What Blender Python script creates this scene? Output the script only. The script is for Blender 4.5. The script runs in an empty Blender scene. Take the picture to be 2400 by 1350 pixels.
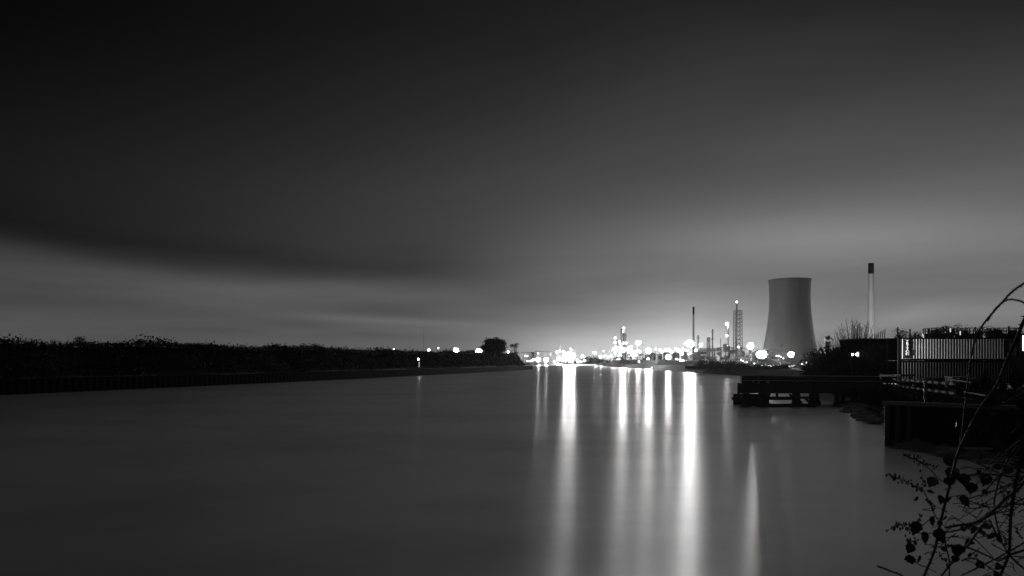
import bpy, bmesh, math, random
from mathutils import Vector, Matrix, geometry
random.seed(7)
R = math.radians
scene = bpy.context.scene
COL = scene.collection

# ------------------------------------------------------------------ camera
CAM_H = 5.0                      # metres above the water
F, CX, HY = 1600.0, 1200.0, 845.0  # focal length, centre and horizon of the 2400x1350 photograph
cam_d = bpy.data.cameras.new("camera")
cam = bpy.data.objects.new("camera", cam_d)
COL.objects.link(cam)
cam.location = (0, 0, CAM_H)
cam.rotation_euler = (R(90), 0, 0)
cam_d.sensor_width = 36.0
cam_d.lens = 36.0 * F / 2400.0
cam_d.shift_y = (HY - 675.0) / 2400.0
cam_d.clip_start = 0.1
cam_d.clip_end = 20000
cam_d.dof.use_dof = True
cam_d.dof.focus_distance = 90.0
cam_d.dof.aperture_fstop = 7.0
scene.camera = cam
scene.view_settings.view_transform = 'Standard'
scene.view_settings.look = 'None'
scene.view_settings.exposure = 0.0
scene.view_settings.gamma = 1.0
scene.render.engine = 'CYCLES'
scene.cycles.use_denoising = True
scene.cycles.max_bounces = 6
scene.cycles.diffuse_bounces = 2
scene.cycles.glossy_bounces = 3
scene.cycles.volume_bounces = 0
scene.cycles.sample_clamp_indirect = 4.0

# ------------------------------------------------------------------ node arithmetic
class Ex:
    tree = None
    def __init__(s, v): s.v = v
    @staticmethod
    def op(kind, *a, clamp=False):
        n = Ex.tree.nodes.new('ShaderNodeMath'); n.operation = kind; n.use_clamp = clamp
        for i, x in enumerate(a):
            x = x.v if isinstance(x, Ex) else x
            if isinstance(x, (int, float)): n.inputs[i].default_value = x
            else: Ex.tree.links.new(x, n.inputs[i])
        return Ex(n.outputs[0])
    def __add__(s, o): return Ex.op('ADD', s, o)
    __radd__ = __add__
    def __sub__(s, o): return Ex.op('SUBTRACT', s, o)
    def __rsub__(s, o): return Ex.op('SUBTRACT', o, s)
    def __mul__(s, o): return Ex.op('MULTIPLY', s, o)
    __rmul__ = __mul__
    def __truediv__(s, o): return Ex.op('DIVIDE', s, o)
    def __neg__(s): return Ex.op('MULTIPLY', s, -1.0)
def exp_(x): return Ex.op('EXPONENT', x)
def clampx(x, a, b): return Ex.op('MINIMUM', Ex.op('MAXIMUM', x, a), b)
def smooth(x, a, b):
    n = Ex.tree.nodes.new('ShaderNodeMapRange'); n.interpolation_type = 'SMOOTHSTEP'
    Ex.tree.links.new(x.v, n.inputs['Value'])
    n.inputs['From Min'].default_value = a; n.inputs['From Max'].default_value = b
    return Ex(n.outputs['Result'])
def gauss(x, c, w): 
    q = (x - c) / w
    return exp_(-(q * q))
def noise(vec, scale, detail=3.0, rough=0.5):
    n = Ex.tree.nodes.new('ShaderNodeTexNoise')
    n.inputs['Scale'].default_value = scale; n.inputs['Detail'].default_value = detail
    n.inputs['Roughness'].default_value = rough
    Ex.tree.links.new(vec, n.inputs['Vector'])
    return Ex(n.outputs['Fac'])
def xyz(x, y, z):
    n = Ex.tree.nodes.new('ShaderNodeCombineXYZ')
    for i, q in enumerate((x, y, z)):
        if isinstance(q, Ex): Ex.tree.links.new(q.v, n.inputs[i])
        else: n.inputs[i].default_value = q
    return n.outputs[0]

# ------------------------------------------------------------------ night sky: cloud lit from below by the works
world = bpy.data.worlds.new("World")
scene.world = world
world.use_nodes = True
wt = world.node_tree
Ex.tree = wt
for n in list(wt.nodes): wt.nodes.remove(n)
tc = wt.nodes.new('ShaderNodeTexCoord')
sep = wt.nodes.new('ShaderNodeSeparateXYZ')
wt.links.new(tc.outputs['Generated'], sep.inputs[0])
dx, dy, dz = (Ex(sep.outputs[i]) for i in range(3))
az = Ex.op('ARCTAN2', dx, dy)
el = Ex.op('ARCSINE', clampx(dz, -1.0, 1.0))
A = clampx(az, -0.78, 0.78)
V = clampx(el, 0.0, 0.50)
c = [105.08, 36.49, -113.53, -2.0, 178.51, -273.53, -86.78, -440.27, 354.13, -34.71]
A2, V2 = A * A, V * V
p = (c[0] + c[1] * A + c[2] * V + c[3] * A2 + c[4] * A * V + c[5] * V2 + c[6] * A2 * V
     + c[7] * A * V2 + c[8] * V2 * V + c[9] * A2 * A)
p = p + 90.31 * gauss(A, .25, .13) * gauss(V, 0.0, .07)
p = p + 59.66 * gauss(A, .08, .12) * gauss(V, 0.0, .05)
p = p + 16.18 * gauss(A, .42, .26) * gauss(V, .155, .065)
# dark bank of cloud with a crisp lower edge, upper left
edge = 0.106 - 0.020 * A + 0.060 * A2
s = V - edge
wob = noise(xyz(A * 3.0, V * 9.0, 0.0), 1.6, 2.0) - 0.5
s = s + wob * 0.022
band = smooth(s, -0.022, 0.026) * exp_(-(Ex.op('MAXIMUM', s, 0.0) / 0.062)) * (1.0 - smooth(A, -0.16, 0.10))
p = p - 36.0 * band
p = p + 7.0 * gauss(s, -0.03, 0.03) * (1.0 - smooth(A, -0.16, 0.05))
# long-exposure streaks
st = noise(xyz(A * 2.2 + V * 2.0, V * 26.0, 3.0), 1.5, 3.0, 0.55) - 0.5
p = p + st * 26.0 * (1.0 - smooth(V, 0.07, 0.22))
st2 = noise(xyz(A * 1.4 + V * 1.5, V * 7.0 - A * 0.9, 9.0), 1.3, 3.0, 0.5) - 0.5
p = p + st2 * 20.0 * smooth(V, 0.02, 0.15) * smooth(A, -0.5, 0.2)
def streak(px, py, wa, we, amp, tilt=0.0):
    a0 = math.atan((px - CX) / F); e0 = math.atan((HY - py) / F * math.cos(a0))
    q = V - e0 - (A - a0) * tilt + (st2 * 0.02)
    return gauss(A, a0, wa) * gauss(q, 0.0, we) * amp
st2 = noise(xyz(A * 1.4 + V * 1.5, V * 7.0 - A * 0.9, 9.0), 1.3, 3.0, 0.5) - 0.5
for q_ in ((950, 722, .11, .015, -11, -.03), (900, 748, .15, .006, 11, -.05), (720, 762, .06, .006, -9, -.03), (900, 789, .10, .007, -11, -.02),
           (500, 772, .08, .007, -7, 0), (560, 690, .15, .02, 6, -.04), (1250, 700, .12, .012, -7, -.02), (1950, 548, .24, .028, 14, -.05), (2000, 655, .28, .022, -9, -.03), (1900, 390, .25, .03, -5, -.05), (2250, 740, .12, .012, 9, .08), (2120, 742, .05, .012, 12, .25), (1950, 770, .05, .008, 8, 0), (1570, 815, .20, .030, 5, 0), (1330, 835, .10, .018, 6, 0), (1600, 745, .06, .05, 8, 0)):
    p = p + streak(*q_)
# away from the works the cloud is unlit
side = smooth(az, 1.2, 2.2) + smooth(az * -1.0, 0.85, 1.5)
p = p * (1.0 - side) + 24.0 * side
p = p + 50.0 * smooth(el, 0.49, 0.85)
p = Ex.op('MAXIMUM', p, 3.0)
lin = Ex.op('POWER', (p / 255.0 + 0.055) / 1.055, 2.4) - 0.0006
bg = wt.nodes.new('ShaderNodeBackground')
wt.links.new(lin.v, bg.inputs['Color'])
bg.inputs['Strength'].default_value = 1.0
wo = wt.nodes.new('ShaderNodeOutputWorld')
wt.links.new(bg.outputs[0], wo.inputs['Surface'])
world.cycles.sampling_method = 'MANUAL'
world.cycles.sample_map_resolution = 512

# ------------------------------------------------------------------ materials (all neutral: a black-and-white night)
def mat(name, v, rough=0.7, var=0.25, scale=1.0, metal=0.0, bump=0.0, stretch=(1, 1, 1), spec=0.3):
    m = bpy.data.materials.new(name); m.use_nodes = True
    t = m.node_tree; Ex.tree = t
    b = t.nodes['Principled BSDF']
    co = t.nodes.new('ShaderNodeTexCoord')
    mp = t.nodes.new('ShaderNodeMapping'); mp.inputs['Scale'].default_value = stretch
    t.links.new(co.outputs['Object'], mp.inputs[0])
    f = noise(mp.outputs[0], scale, 5.0, 0.6)
    val = v * (1.0 + (f - 0.5) * (2.0 * var))
    t.links.new(xyz(val, val, val), b.inputs['Base Color'])
    b.inputs['Roughness'].default_value = rough
    b.inputs['Metallic'].default_value = metal
    b.inputs['Specular IOR Level'].default_value = spec
    if bump:
        bn = t.nodes.new('ShaderNodeBump'); bn.inputs['Strength'].default_value = bump
        t.links.new(f.v, bn.inputs['Height']); t.links.new(bn.outputs[0], b.inputs['Normal'])
    return m
def glow(name, strength):
    m = bpy.data.materials.new(name); m.use_nodes = True
    t = m.node_tree; b = t.nodes['Principled BSDF']
    b.inputs['Base Color'].default_value = (.8, .8, .8, 1)
    b.inputs['Emission Color'].default_value = (1, 1, 1, 1)
    b.inputs['Emission Strength'].default_value = strength
    return m
M = dict(
    soil=mat('dark_earth', .014, 1.0, .5, .15, bump=.4, spec=.02), mud=mat('wet_mud', .09, .35, .5, .35, bump=.5, spec=.5),
    foliage=mat('night_foliage', .02, .9, .5, .8, spec=.05), bark=mat('bark', .06, .9, .4, 3.0),
    leaf=mat('bramble_leaf', .05, .5, .4, 20.0), cane=mat('bramble_cane', .06, .6, .4, 30.0),
    concrete=mat('weathered_concrete', .14, .9, .38, .09, stretch=(1, 1, .12)),
    chimney=mat('chimney_concrete', .52, .9, .15, .08), soot=mat('soot_black', .006, 1.0, .2, .3, spec=.02),
    steel=mat('dull_steel', .10, .5, .3, .5, metal=.4), dark=mat('dark_steel', .05, .55, .3, 1.0, metal=.2),
    white=mat('white_painted_steel', .16, .5, .15, .4), pale=mat('pale_cladding', .10, .7, .2, .2),
    grey=mat('grey_cladding', .07, .7, .25, .3), timber=mat('wet_timber', .045, .6, .5, 2.0, stretch=(1, 1, .2)),
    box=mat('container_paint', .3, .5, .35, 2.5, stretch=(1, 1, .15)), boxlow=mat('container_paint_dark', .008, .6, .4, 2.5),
    black=mat('black_paint_and_shade', .002, .95, .3, 1.0, spec=.02), letter=mat('lettering_white', .8, .6, .2, 4.0), pile=mat('sheet_pile_steel', .003, .95, .5, .6, spec=.02),
    rope=mat('faded_stripe_white', .45, .9, .2, 6.0, spec=.03), rubble=mat('pale_rubble', .5, .8, .5, .8),
    grass=mat('bleached_grass', .035, .9, .4, 1.0), wet=mat('wet_driftwood', .12, .35, .5, 3.0, spec=.6),
)
G = dict(low=glow('lamp_dim', 5.0), mid=glow('lamp_medium', 9.0), wide=glow('lamp_wide', 260.0), high=glow('lamp_bright', 330.0), flood=glow('lamp_flood', 2400.0), beam=glow('lamp_beam', 5200.0))

# ------------------------------------------------------------------ mesh helpers
class MB:
    def __init__(s): s.v = []; s.f = []
    def add(s, vs, fs):
        o = len(s.v); s.v += [tuple(q) for q in vs]; s.f += [tuple(i + o for i in f) for f in fs]; return s
    def box(s, x0, x1, y0, y1, z0, z1):
        return s.add([(x0, y0, z0), (x1, y0, z0), (x1, y1, z0), (x0, y1, z0), (x0, y0, z1), (x1, y0, z1), (x1, y1, z1), (x0, y1, z1)],
                     [(0, 3, 2, 1), (4, 5, 6, 7), (0, 1, 5, 4), (1, 2, 6, 5), (2, 3, 7, 6), (3, 0, 4, 7)])
    def bar(s, a, b, w, h=None):
        h = w if h is None else h
        a, b = Vector(a), Vector(b); d = (b - a).normalized()
        up = Vector((0, 0, 1)) if abs(d.z) < .95 else Vector((0, 1, 0))
        r = d.cross(up).normalized(); u = r.cross(d)
        vs = []
        for q in (a, b):
            for i, j in ((-1, -1), (1, -1), (1, 1), (-1, 1)): vs.append(q + r * i * w / 2 + u * j * h / 2)
        return s.add(vs, [(0, 1, 2, 3), (7, 6, 5, 4), (0, 4, 5, 1), (1, 5, 6, 2), (2, 6, 7, 3), (3, 7, 4, 0)])
    def tube(s, pts, rad, n=6, caps=True):
        pts = [Vector(q) for q in pts]
        if not hasattr(rad, '__len__'): rad = [rad] * len(pts)
        vs, fs = [], []
        prev = None
        for k, q in enumerate(pts):
            d = (pts[min(k + 1, len(pts) - 1)] - pts[max(k - 1, 0)]).normalized()
            if prev is None:
                up = Vector((0, 0, 1)) if abs(d.z) < .9 else Vector((1, 0, 0))
                r = d.cross(up).normalized()
            else:
                r = (prev - d * prev.dot(d)).normalized()
            prev = r; u = d.cross(r)
            for i in range(n):
                t = 2 * math.pi * i / n
                vs.append(q + (r * math.cos(t) + u * math.sin(t)) * rad[k])
        for k in range(len(pts) - 1):
            for i in range(n):
                j = (i + 1) % n
                fs.append((k * n + i, k * n + j, (k + 1) * n + j, (k + 1) * n + i))
        if caps:
            fs.append(tuple(range(n - 1, -1, -1))); fs.append(tuple(range((len(pts) - 1) * n, len(pts) * n)))
        return s.add(vs, fs)
    def lathe(s, cx, cy, prof, n=24, caps=True):
        vs, fs = [], []
        for r, z in prof:
            for i in range(n):
                t = 2 * math.pi * i / n
                vs.append((cx + r * math.cos(t), cy + r * math.sin(t), z))
        for k in range(len(prof) - 1):
            for i in range(n):
                j = (i + 1) % n
                fs.append((k * n + i, k * n + j, (k + 1) * n + j, (k + 1) * n + i))
        if caps:
            fs.append(tuple(range(n - 1, -1, -1))); fs.append(tuple(range((len(prof) - 1) * n, len(prof) * n)))
        return s.add(vs, fs)
    def ball(s, c, r, nu=10, nv=6, sq=(1, 1, 1)):
        prof = [(math.sin(math.pi * k / nv), -math.cos(math.pi * k / nv)) for k in range(1, nv)]
        o = MB().lathe(0, 0, prof, nu)
        return s.add([(c[0] + x * r * sq[0], c[1] + y * r * sq[1], c[2] + z * r * sq[2]) for x, y, z in o.v], o.f)
    def card(s, c, size, asp=1.0):
        a = Vector((random.gauss(0, 1), random.gauss(0, 1), random.gauss(0, 1))).normalized()
        b = a.orthogonal().normalized()
        b = (Matrix.Rotation(random.uniform(0, 6.28), 3, a) @ b)
        e = a.cross(b) * size * .5; g = b * size * .5 * asp
        c = Vector(c)
        return s.add([c - g, c + e * .9, c + g, c - e * .9], [(0, 1, 2, 3)])

ORG = {}
def link(o, parent=None):
    COL.objects.link(o)
    if parent is not None: o.parent = parent
    return o
def props(o, label=None, cat=None, group=None, kind=None):
    if label: o['label'] = label
    if cat: o['category'] = cat
    if group: o['group'] = group
    if kind: o['kind'] = kind
    return o
def thing(name, label, cat, loc=(0, 0, 0), group=None):
    o = link(bpy.data.objects.new(name, None)); o.location = loc; o.empty_display_size = .3
    ORG[o] = Vector(loc)
    return props(o, label, cat, group)
def obj(name, mb, m, parent=None, origin=(0, 0, 0), smooth_=False, label=None):
    """one mesh object; its vertices are given in world space"""
    me = bpy.data.meshes.new(name)
    org = ORG[parent] if parent is not None else Vector(origin)
    me.from_pydata([tuple(Vector(q) - org) for q in mb.v], [], mb.f)
    bm = bmesh.new(); bm.from_mesh(me); bmesh.ops.recalc_face_normals(bm, faces=bm.faces); bm.to_mesh(me); bm.free()
    if smooth_:
        for q in me.polygons: q.use_smooth = True
    me.materials.append(m)
    o = bpy.data.objects.new(name, me)
    link(o, parent)
    if parent is None: o.location = origin
    ORG[o] = org
    if label: o['label'] = label
    return o
def solo(name, mb, m, label, cat, origin=(0, 0, 0), group=None, kind=None, smooth_=False):
    return props(obj(name, mb, m, None, origin, smooth_), label, cat, group, kind)
def W(px, py, d): return Vector(((px - CX) * d / F, d, CAM_H - (py - HY) * d / F))
def X(px, d): return (px - CX) * d / F
def Z(py, d): return CAM_H - (py - HY) * d / F
def copy_tree(o, parent=None):
    q = o.copy(); COL.objects.link(q); q.parent = parent
    for ch in o.children: copy_tree(ch, q)
    return q

# ------------------------------------------------------------------ water
LAND = 2.4
def make_water():
    n = 60
    vs, fs = [], []
    mb = MB()
    mb.add([(-2400, -260, 0), (2400, -260, 0), (2400, 2420, 0), (-2400, 2420, 0)], [(0, 1, 2, 3)])
    m = bpy.data.materials.new('river_water'); m.use_nodes = True
    t = m.node_tree; Ex.tree = t
    b = t.nodes['Principled BSDF']
    g = t.nodes.new('ShaderNodeNewGeometry')
    sp = t.nodes.new('ShaderNodeSeparateXYZ'); t.links.new(g.outputs['Position'], sp.inputs[0])
    x, y = Ex(sp.outputs[0]), Ex(sp.outputs[1])
    b.inputs['Base Color'].default_value = (.96, .96, .96, 1)   # silty tidal water under a long exposure
    b.inputs['Metallic'].default_value = .82
    b.inputs['Anisotropic'].default_value = .8           # wavelets run down the reach, so they tilt mostly along it
    t.links.new(xyz(0.42, 1.0, 0.0), b.inputs['Tangent'])
    b.inputs['IOR'].default_value = 1.6
    b.inputs['Specular IOR Level'].default_value = 0.5
    # wind-ruffled water near the camera, smoother beyond a slanting line, long soft cat's-paws everywhere
    far = smooth((y - 36.0) - (x * 1.55), -9.0, 12.0)
    paws = noise(xyz(x * 0.05 - y * 0.03, y * 0.05 + x * 0.012, 0.0), 1.0, 3.0, 0.5) - 0.5
    lane = smooth(x, -2.5, 1.5) * (1.0 - smooth(x - y * 0.26, -0.5, 3.5)) * (1.0 - far)   # a breeze lane up the middle, calmer water either side
    rough = 0.297 + 0.08 * lane + paws * (0.03 + 0.06 * lane)
    t.links.new(clampx(rough, .285, .45).v, b.inputs['Roughness'])
    near = 1.0 - smooth(y, 30.0, 140.0)
    silt = noise(xyz(x * 0.06 - y * 0.035, y * 0.09 + x * 0.02, 6.0), 1.0, 4.0, 0.6)   # long soft lines of silt and scum drawn out by the current
    sv = 0.50 + 0.88 * silt
    sv = clampx(sv, 0.55, 1.0)
    t.links.new(xyz(sv, sv, sv), b.inputs['Base Color'])
    rip = noise(xyz(x * 7.0, y * 16.0, 0.0), 1.0, 2.0, 0.6) * near
    bn = t.nodes.new('ShaderNodeBump'); bn.inputs['Strength'].default_value = 1.0; bn.inputs['Distance'].default_value = .0022
    t.links.new(rip.v, bn.inputs['Height']); t.links.new(bn.outputs[0], b.inputs['Normal'])
    o = obj('water', mb, m); o['kind'] = 'structure'
make_water()

# ------------------------------------------------------------------ land
def land(name, pts, m, zt=LAND, sub=0.0):
    """pts: (waterline point, inset of the bank top) round the polygon; None inset means a cut edge out of sight"""
    out = [Vector((a[0], a[1], -1.0)) for a in pts]
    n = len(out)
    area = sum(out[i].x * out[(i + 1) % n].y - out[(i + 1) % n].x * out[i].y for i in range(n))
    sg = 1 if area > 0 else -1
    top = []
    for i in range(n):
        a, q, e = out[i - 1], out[i], out[(i + 1) % n]
        d = ((q - a).normalized() + (e - q).normalized()).normalized()
        nn = Vector((-d.y, d.x, 0)) * sg
        w = pts[i][2] if len(pts[i]) > 2 else 6.0
        zz = pts[i][3] if len(pts[i]) > 3 else zt
        top.append(Vector((q.x, q.y, 0)) + nn * w + Vector((0, 0, zz)))
    mb = MB()
    mb.v = [tuple(q) for q in out] + [tuple(q) for q in top]
    for i in range(n):
        j = (i + 1) % n
        mb.f.append((i, j, n + j, n + i))
    tri = geometry.tessellate_polygon([[Vector((q.x, q.y, 0)) for q in top]])
    for t3 in tri: mb.f.append(tuple(n + k for k in t3))
    o = obj(name, mb, m); o['kind'] = 'structure'
    return o
RB = [(-260, -250, 4, 3.2), (-150, -90, 4, 3.2), (-70, -14, 4, 3.2), (-30, 3.2, 3.5, 3.2), (-8, 5.0, 4.0, 3.2), (8, 5.6, 4.0, 3.2), (14, 9, 4, 3.0), (19, 17, 4, 2.6),
      (23.0, 26, 2.6, 2.4), (24.6, 34, 1.2, 2.36), (22.6, 38.6, 1.0, 2.36), (23.2, 41.5, 1.0, 2.36), (29.5, 55, 3.5), (33, 64, 4), (35.6, 76, 4), (40.0, 95, 6), (56, 130, 7), (66, 175, 8), (72, 229, 8), (71, 267, 8), (77, 381, 8),
      (75, 533, 8), (84, 667, 8), (95, 800, 8), (260, 1100, 8), (800, 1700, 8), (1500, 2350, 8), (2400, 2400, 8), (2400, -250, 4)]
land('right_bank', RB, M['soil'])
LB = [(-200, -200, 9), (-150, -80, 9), (-105, 14, 9), (-75, 100, 9), (-53, 160, 9), (-31, 229, 9), (-9, 305, 10), (9, 372, 11), (12, 383, 7), (4, 392, 9), (-60, 440, 9), (-300, 560, 9), (-1200, 760, 9), (-2400, 960, 9), (-2400, -200, 9)]
land('left_bank', LB, M['soil'], 2.1)
FB = [(-2400, 1500, 6), (-1200, 1100, 6), (-300, 800, 6), (-60, 745, 6), (20, 735, 6), (62, 770, 6), (80, 900, 6), (240, 1180, 6), (780, 1780, 6), (1400, 2400, 6), (-2400, 2400, 6)]
land('far_bank', FB, M['soil'], 2.2)

# left bank: a long vegetated dyke set back from the water
LINE = [(-150, -80), (-105, 14), (-75, 100), (-53, 160), (-31, 229), (-9, 305), (10.5, 376)]
def along(t):
    """point on the left waterline and the inward normal; t in 0..1"""
    L = [0]
    for a, b in zip(LINE, LINE[1:]): L.append(L[-1] + math.dist(a, b))
    q = t * L[-1]
    for k in range(len(LINE) - 1):
        if q <= L[k + 1] or k == len(LINE) - 2:
            u = (q - L[k]) / (L[k + 1] - L[k])
            a, b = Vector((*LINE[k], 0)), Vector((*LINE[k + 1], 0))
            d = (b - a).normalized()
            return a.lerp(b, u), Vector((-d.y, d.x, 0)), d
DY = [(8.5, 2.0), (11, 3.2), (17, 6.0), (21, 7.6), (26, 7.7), (40, 2.0)]   # cross-section: inset, height
def inset(t): return 1.0 - .60 * min(1, max(0, (t - .72) / .28)) ** 1.5
def dyke_h(t): return 1.02 + .05 * math.sin(t * 23) + .04 * math.sin(t * 51 + 1) + .42 * max(0, .60 - t)
mb = MB(); N = 90
for k in range(N + 1):
    t = k / N
    q, nn, d = along(t)
    for w, h in DY:
        hh = h if h < 2.5 else 2.0 + (h - 2.0) * dyke_h(t)
        mb.v.append(tuple(q + nn * (w * inset(t) + random.uniform(-.4, .4)) + Vector((0, 0, hh + random.uniform(-.15, .15)))))
m6 = len(DY)
for k in range(N):
    for i in range(m6 - 1): mb.f.append((k * m6 + i, (k + 1) * m6 + i, (k + 1) * m6 + i + 1, k * m6 + i + 1))
# rounded nose towards the far reach
q, nn, d = along(1.0)
tip = len(mb.v)
base = N * m6
for j in range(1, 7):
    a = j / 6 * math.pi / 2 * 1.0
    for w, h in DY:
        hh = h if h < 2.5 else 2.0 + (h - 2.0) * dyke_h(1.0)
        c0 = q + nn * 33 * inset(1)
        rr = (33 - w) * inset(1)
        fwd = d * max(0.0, rr) * math.sin(a) * .55
        mb.v.append(tuple(c0 - nn * rr * math.cos(a) + fwd + Vector((0, 0, max(1.6, hh * (1 - .12 * j))))))
for j in range(6):
    b0 = base if j == 0 else tip + (j - 1) * m6
    b1 = tip + j * m6
    for i in range(m6 - 1): mb.f.append((b0 + i, b1 + i, b1 + i + 1, b0 + i + 1))
o = obj('embankment', mb, M['soil']); o['kind'] = 'structure'

# scrub on the dyke: a continuous mass of twigs and leaves
mb = MB()
for k in range(60000):
    t = random.random() ** .75
    q, nn, d = along(t)
    u = random.random()
    if random.random() < .45: w, h = random.uniform(17, 26), None
    else: w, h = random.uniform(8.5, 21), None
    for (w0, h0), (w1, h1) in zip(DY, DY[1:]):
        if w0 <= w <= w1:
            h = h0 + (h1 - h0) * (w - w0) / (w1 - w0)
    h = h or 7.6
    hh = 2.0 + (h - 2.0) * dyke_h(t)
    dist = (q + nn * w).length
    sz = random.uniform(.22, .5) * (.7 + dist / 260)
    lift = abs(random.gauss(0, .5)) * (1.0 + .9 * math.sin(t * 160) * math.sin(t * 47)) + .45 * math.sin(t * 90 + 2 * math.sin(t * 31)) + .3 * max(0, math.sin(t * 210 + 5 * math.sin(t * 17)))
    mb.card(q + nn * w * inset(t) + Vector((0, 0, hh + max(-.1, lift))), sz, random.uniform(.4, .9))
for k in range(8000):     # shoots along the skyline
    t = random.random() ** .7
    q, nn, d = along(t)
    w = random.uniform(18, 25)
    b = q + nn * w * inset(t) + Vector((0, 0, 2.0 + 5.5 * dyke_h(t)))
    dist = b.length
    L = random.uniform(.6, 1.5) * (1.7 if random.random() < .06 else 1)
    tipv = b + Vector((random.gauss(0, .3), random.gauss(0, .3), 1)) * L
    r = d * (.018 + dist * .00022)
    mb.add([b - r, b + r, tipv], [(0, 1, 2)])
    for j in range(3):
        mb.card(b.lerp(tipv, random.uniform(.4, 1)) + Vector((random.gauss(0, .1), 0, 0)), .12 + dist * .0009, .6)
o = solo('scrub', mb, M['foliage'], 'dense dark scrub covering the long bank across the water', 'scrub', kind='stuff')

# sheet-pile wall with a bleached grass fringe at the foot of the dyke
mb = MB(); N = 1500
for k in range(N + 1):
    t = .03 + .97 * k / N
    q, nn, d = along(t)
    off = (0, .06, .06, 0)[k % 4]
    z1 = 2.15 - .1 * math.sin(t * 40)
    for zz in (-1.0, z1): mb.v.append(tuple(q - nn * (1.1 - off) + Vector((0, 0, zz))))
    mb.v.append(tuple(q + nn * 3 + Vector((0, 0, z1 + .02))))
for k in range(N):
    for i in (0, 1): mb.f.append((k * 3 + i, (k + 1) * 3 + i, (k + 1) * 3 + i + 1, k * 3 + i + 1))
solo('sheet_pile_wall', mb, M['pile'], 'long dark sheet pile wall along the foot of the scrub covered bank', 'river wall')
mb = MB()
for k in range(9000):
    t = .1 + .9 * random.random() ** .8
    q, nn, d = along(t)
    if math.sin(t * 90) + math.sin(t * 33) + random.gauss(0, .5) < 0: continue
    b = q + nn * random.uniform(-.9, 1.2) + Vector((0, 0, 2.1))
    L = random.uniform(.15, .5)
    r = d * .05
    mb.add([b - r, b + r, b + Vector((random.gauss(0, .12), random.gauss(0, .12), L))], [(0, 1, 2)])
solo('grass', mb, M['grass'], 'bleached grass fringe along the top of the sheet pile wall', 'grass', kind='stuff')

# ------------------------------------------------------------------ trees and bushes
def limbs(mb, tips, a, dirv, L, r, depth, spread=.5, up=.15, n=5):
    b = a + dirv * L
    mid = a.lerp(b, .5) + Vector((random.gauss(0, .05), random.gauss(0, .05), random.gauss(0, .05))) * L
    mb.tube([a, mid, b], [r, r * .85, r * .68], n if r > .04 else 3, caps=False)
    if depth == 0:
        tips.append(b); return
    for k in range(random.choice((2, 3, 3))):
        nd = (dirv + Vector((random.gauss(0, spread), random.gauss(0, spread), random.gauss(0, spread) + up))).normalized()
        st = a.lerp(b, random.uniform(.55, 1.0)) if k else b
        limbs(mb, tips, st, nd, L * random.uniform(.6, .85), r * .6, depth - 1, spread, up, n)
def tree(name, loc, h, label, cat='tree', group=None, leaf=.35, nleaf=16, depth=4, spread=.5, r=.16, flat=1.0, trunks=1, clump=.5):
    root = thing(name, label, cat, loc, group)
    mb, tips = MB(), []
    for k in range(trunks):
        dv = Vector((random.gauss(0, .1 if trunks == 1 else .35), random.gauss(0, .1 if trunks == 1 else .35), 1)).normalized()
        limbs(mb, tips, Vector(loc) + Vector((random.gauss(0, .2), random.gauss(0, .2), -.3)), dv, h * .34, r, depth, spread, .12)
    zmax = max(q.z for q in tips)
    sc = h / max(.1, zmax - loc[2])
    def fit(q): return (loc[0] + (q[0] - loc[0]) * sc * flat, loc[1] + (q[1] - loc[1]) * sc * flat, loc[2] + (q[2] - loc[2]) * sc)
    mb.v = [fit(q) for q in mb.v]
    obj('trunk', mb, M['bark'], root)
    if nleaf:
        cr = MB()
        for q in tips:
            q = Vector(fit(q))
            for k in range(nleaf):
                cr.card(q + Vector((random.gauss(0, clump), random.gauss(0, clump), random.gauss(0, clump * .7))), leaf * random.uniform(.6, 1.3), random.uniform(.4, .9))
        obj('crown', cr, M['foliage'], root)
    return root
def bush(loc, w, h, label, group=None, leaf=.4, n=700, spikes=60, dep=None, name='bush'):
    root = thing(name, label, 'bush', loc, group)
    mb = MB()
    lobes = [(random.uniform(-.32, .32) * w, random.uniform(-.3, .3) * (dep or w), random.uniform(.25, .62) * h, random.uniform(.22, .36)) for k in range(7)]
    for k in range(n):
        lx, ly, lz, lr = random.choice(lobes)
        v = Vector((random.gauss(0, 1), random.gauss(0, 1), random.gauss(0, 1))).normalized() * random.random() ** .4
        q = Vector((lx + v.x * lr * w, ly + v.y * lr * (dep or w), max(.02, lz + v.z * lr * h * 1.1)))
        mb.card(Vector(loc) + q, leaf * random.uniform(.6, 1.4), random.uniform(.4, .9))
    obj('foliage', mb, M['foliage'], root)
    st = MB()
    for k in range(spikes):
        a = Vector(loc) + Vector((random.gauss(0, .1) * w, random.gauss(0, .1) * (dep or w), -.1))
        b = Vector(loc) + Vector((random.gauss(0, .26) * w, random.gauss(0, .26) * (dep or w), h * random.uniform(.5, 1.08)))
        st.tube([a, a.lerp(b, .5) + Vector((random.gauss(0, .03) * w, 0, 0)), b], [.045, .03, .012], 3, caps=False)
    if spikes: obj('stem', st, M['bark'], root)
    return root
def on_dyke(px):
    """crest point of the left dyke seen at column px"""
    best = None
    for k in range(400):
        q, nn, d = along(k / 399)
        w = q + nn * 22 * inset(k / 399)
        e = abs(CX + w.x / w.y * F - px) if w.y > 20 else 1e9
        if best is None or e < best[0]: best = (e, w, 2.0 + 5.4 * dyke_h(k / 399))
    return Vector((best[1].x, best[1].y, best[2]))
for px, h, lab in ((186, 2.6, 'spiky bare shrub standing highest above the scrub on the far left bank'),
                   (333, 2.3, 'small bare shrub breaking the scrub skyline right of the taller spiky one')):
    p_ = on_dyke(px)
    tree('bare_shrub', (p_.x, p_.y, p_.z - .3), h, lab, 'shrub', leaf=.2, nleaf=4, depth=3, spread=.55, r=.07, trunks=4, clump=.2, flat=.75)
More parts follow.
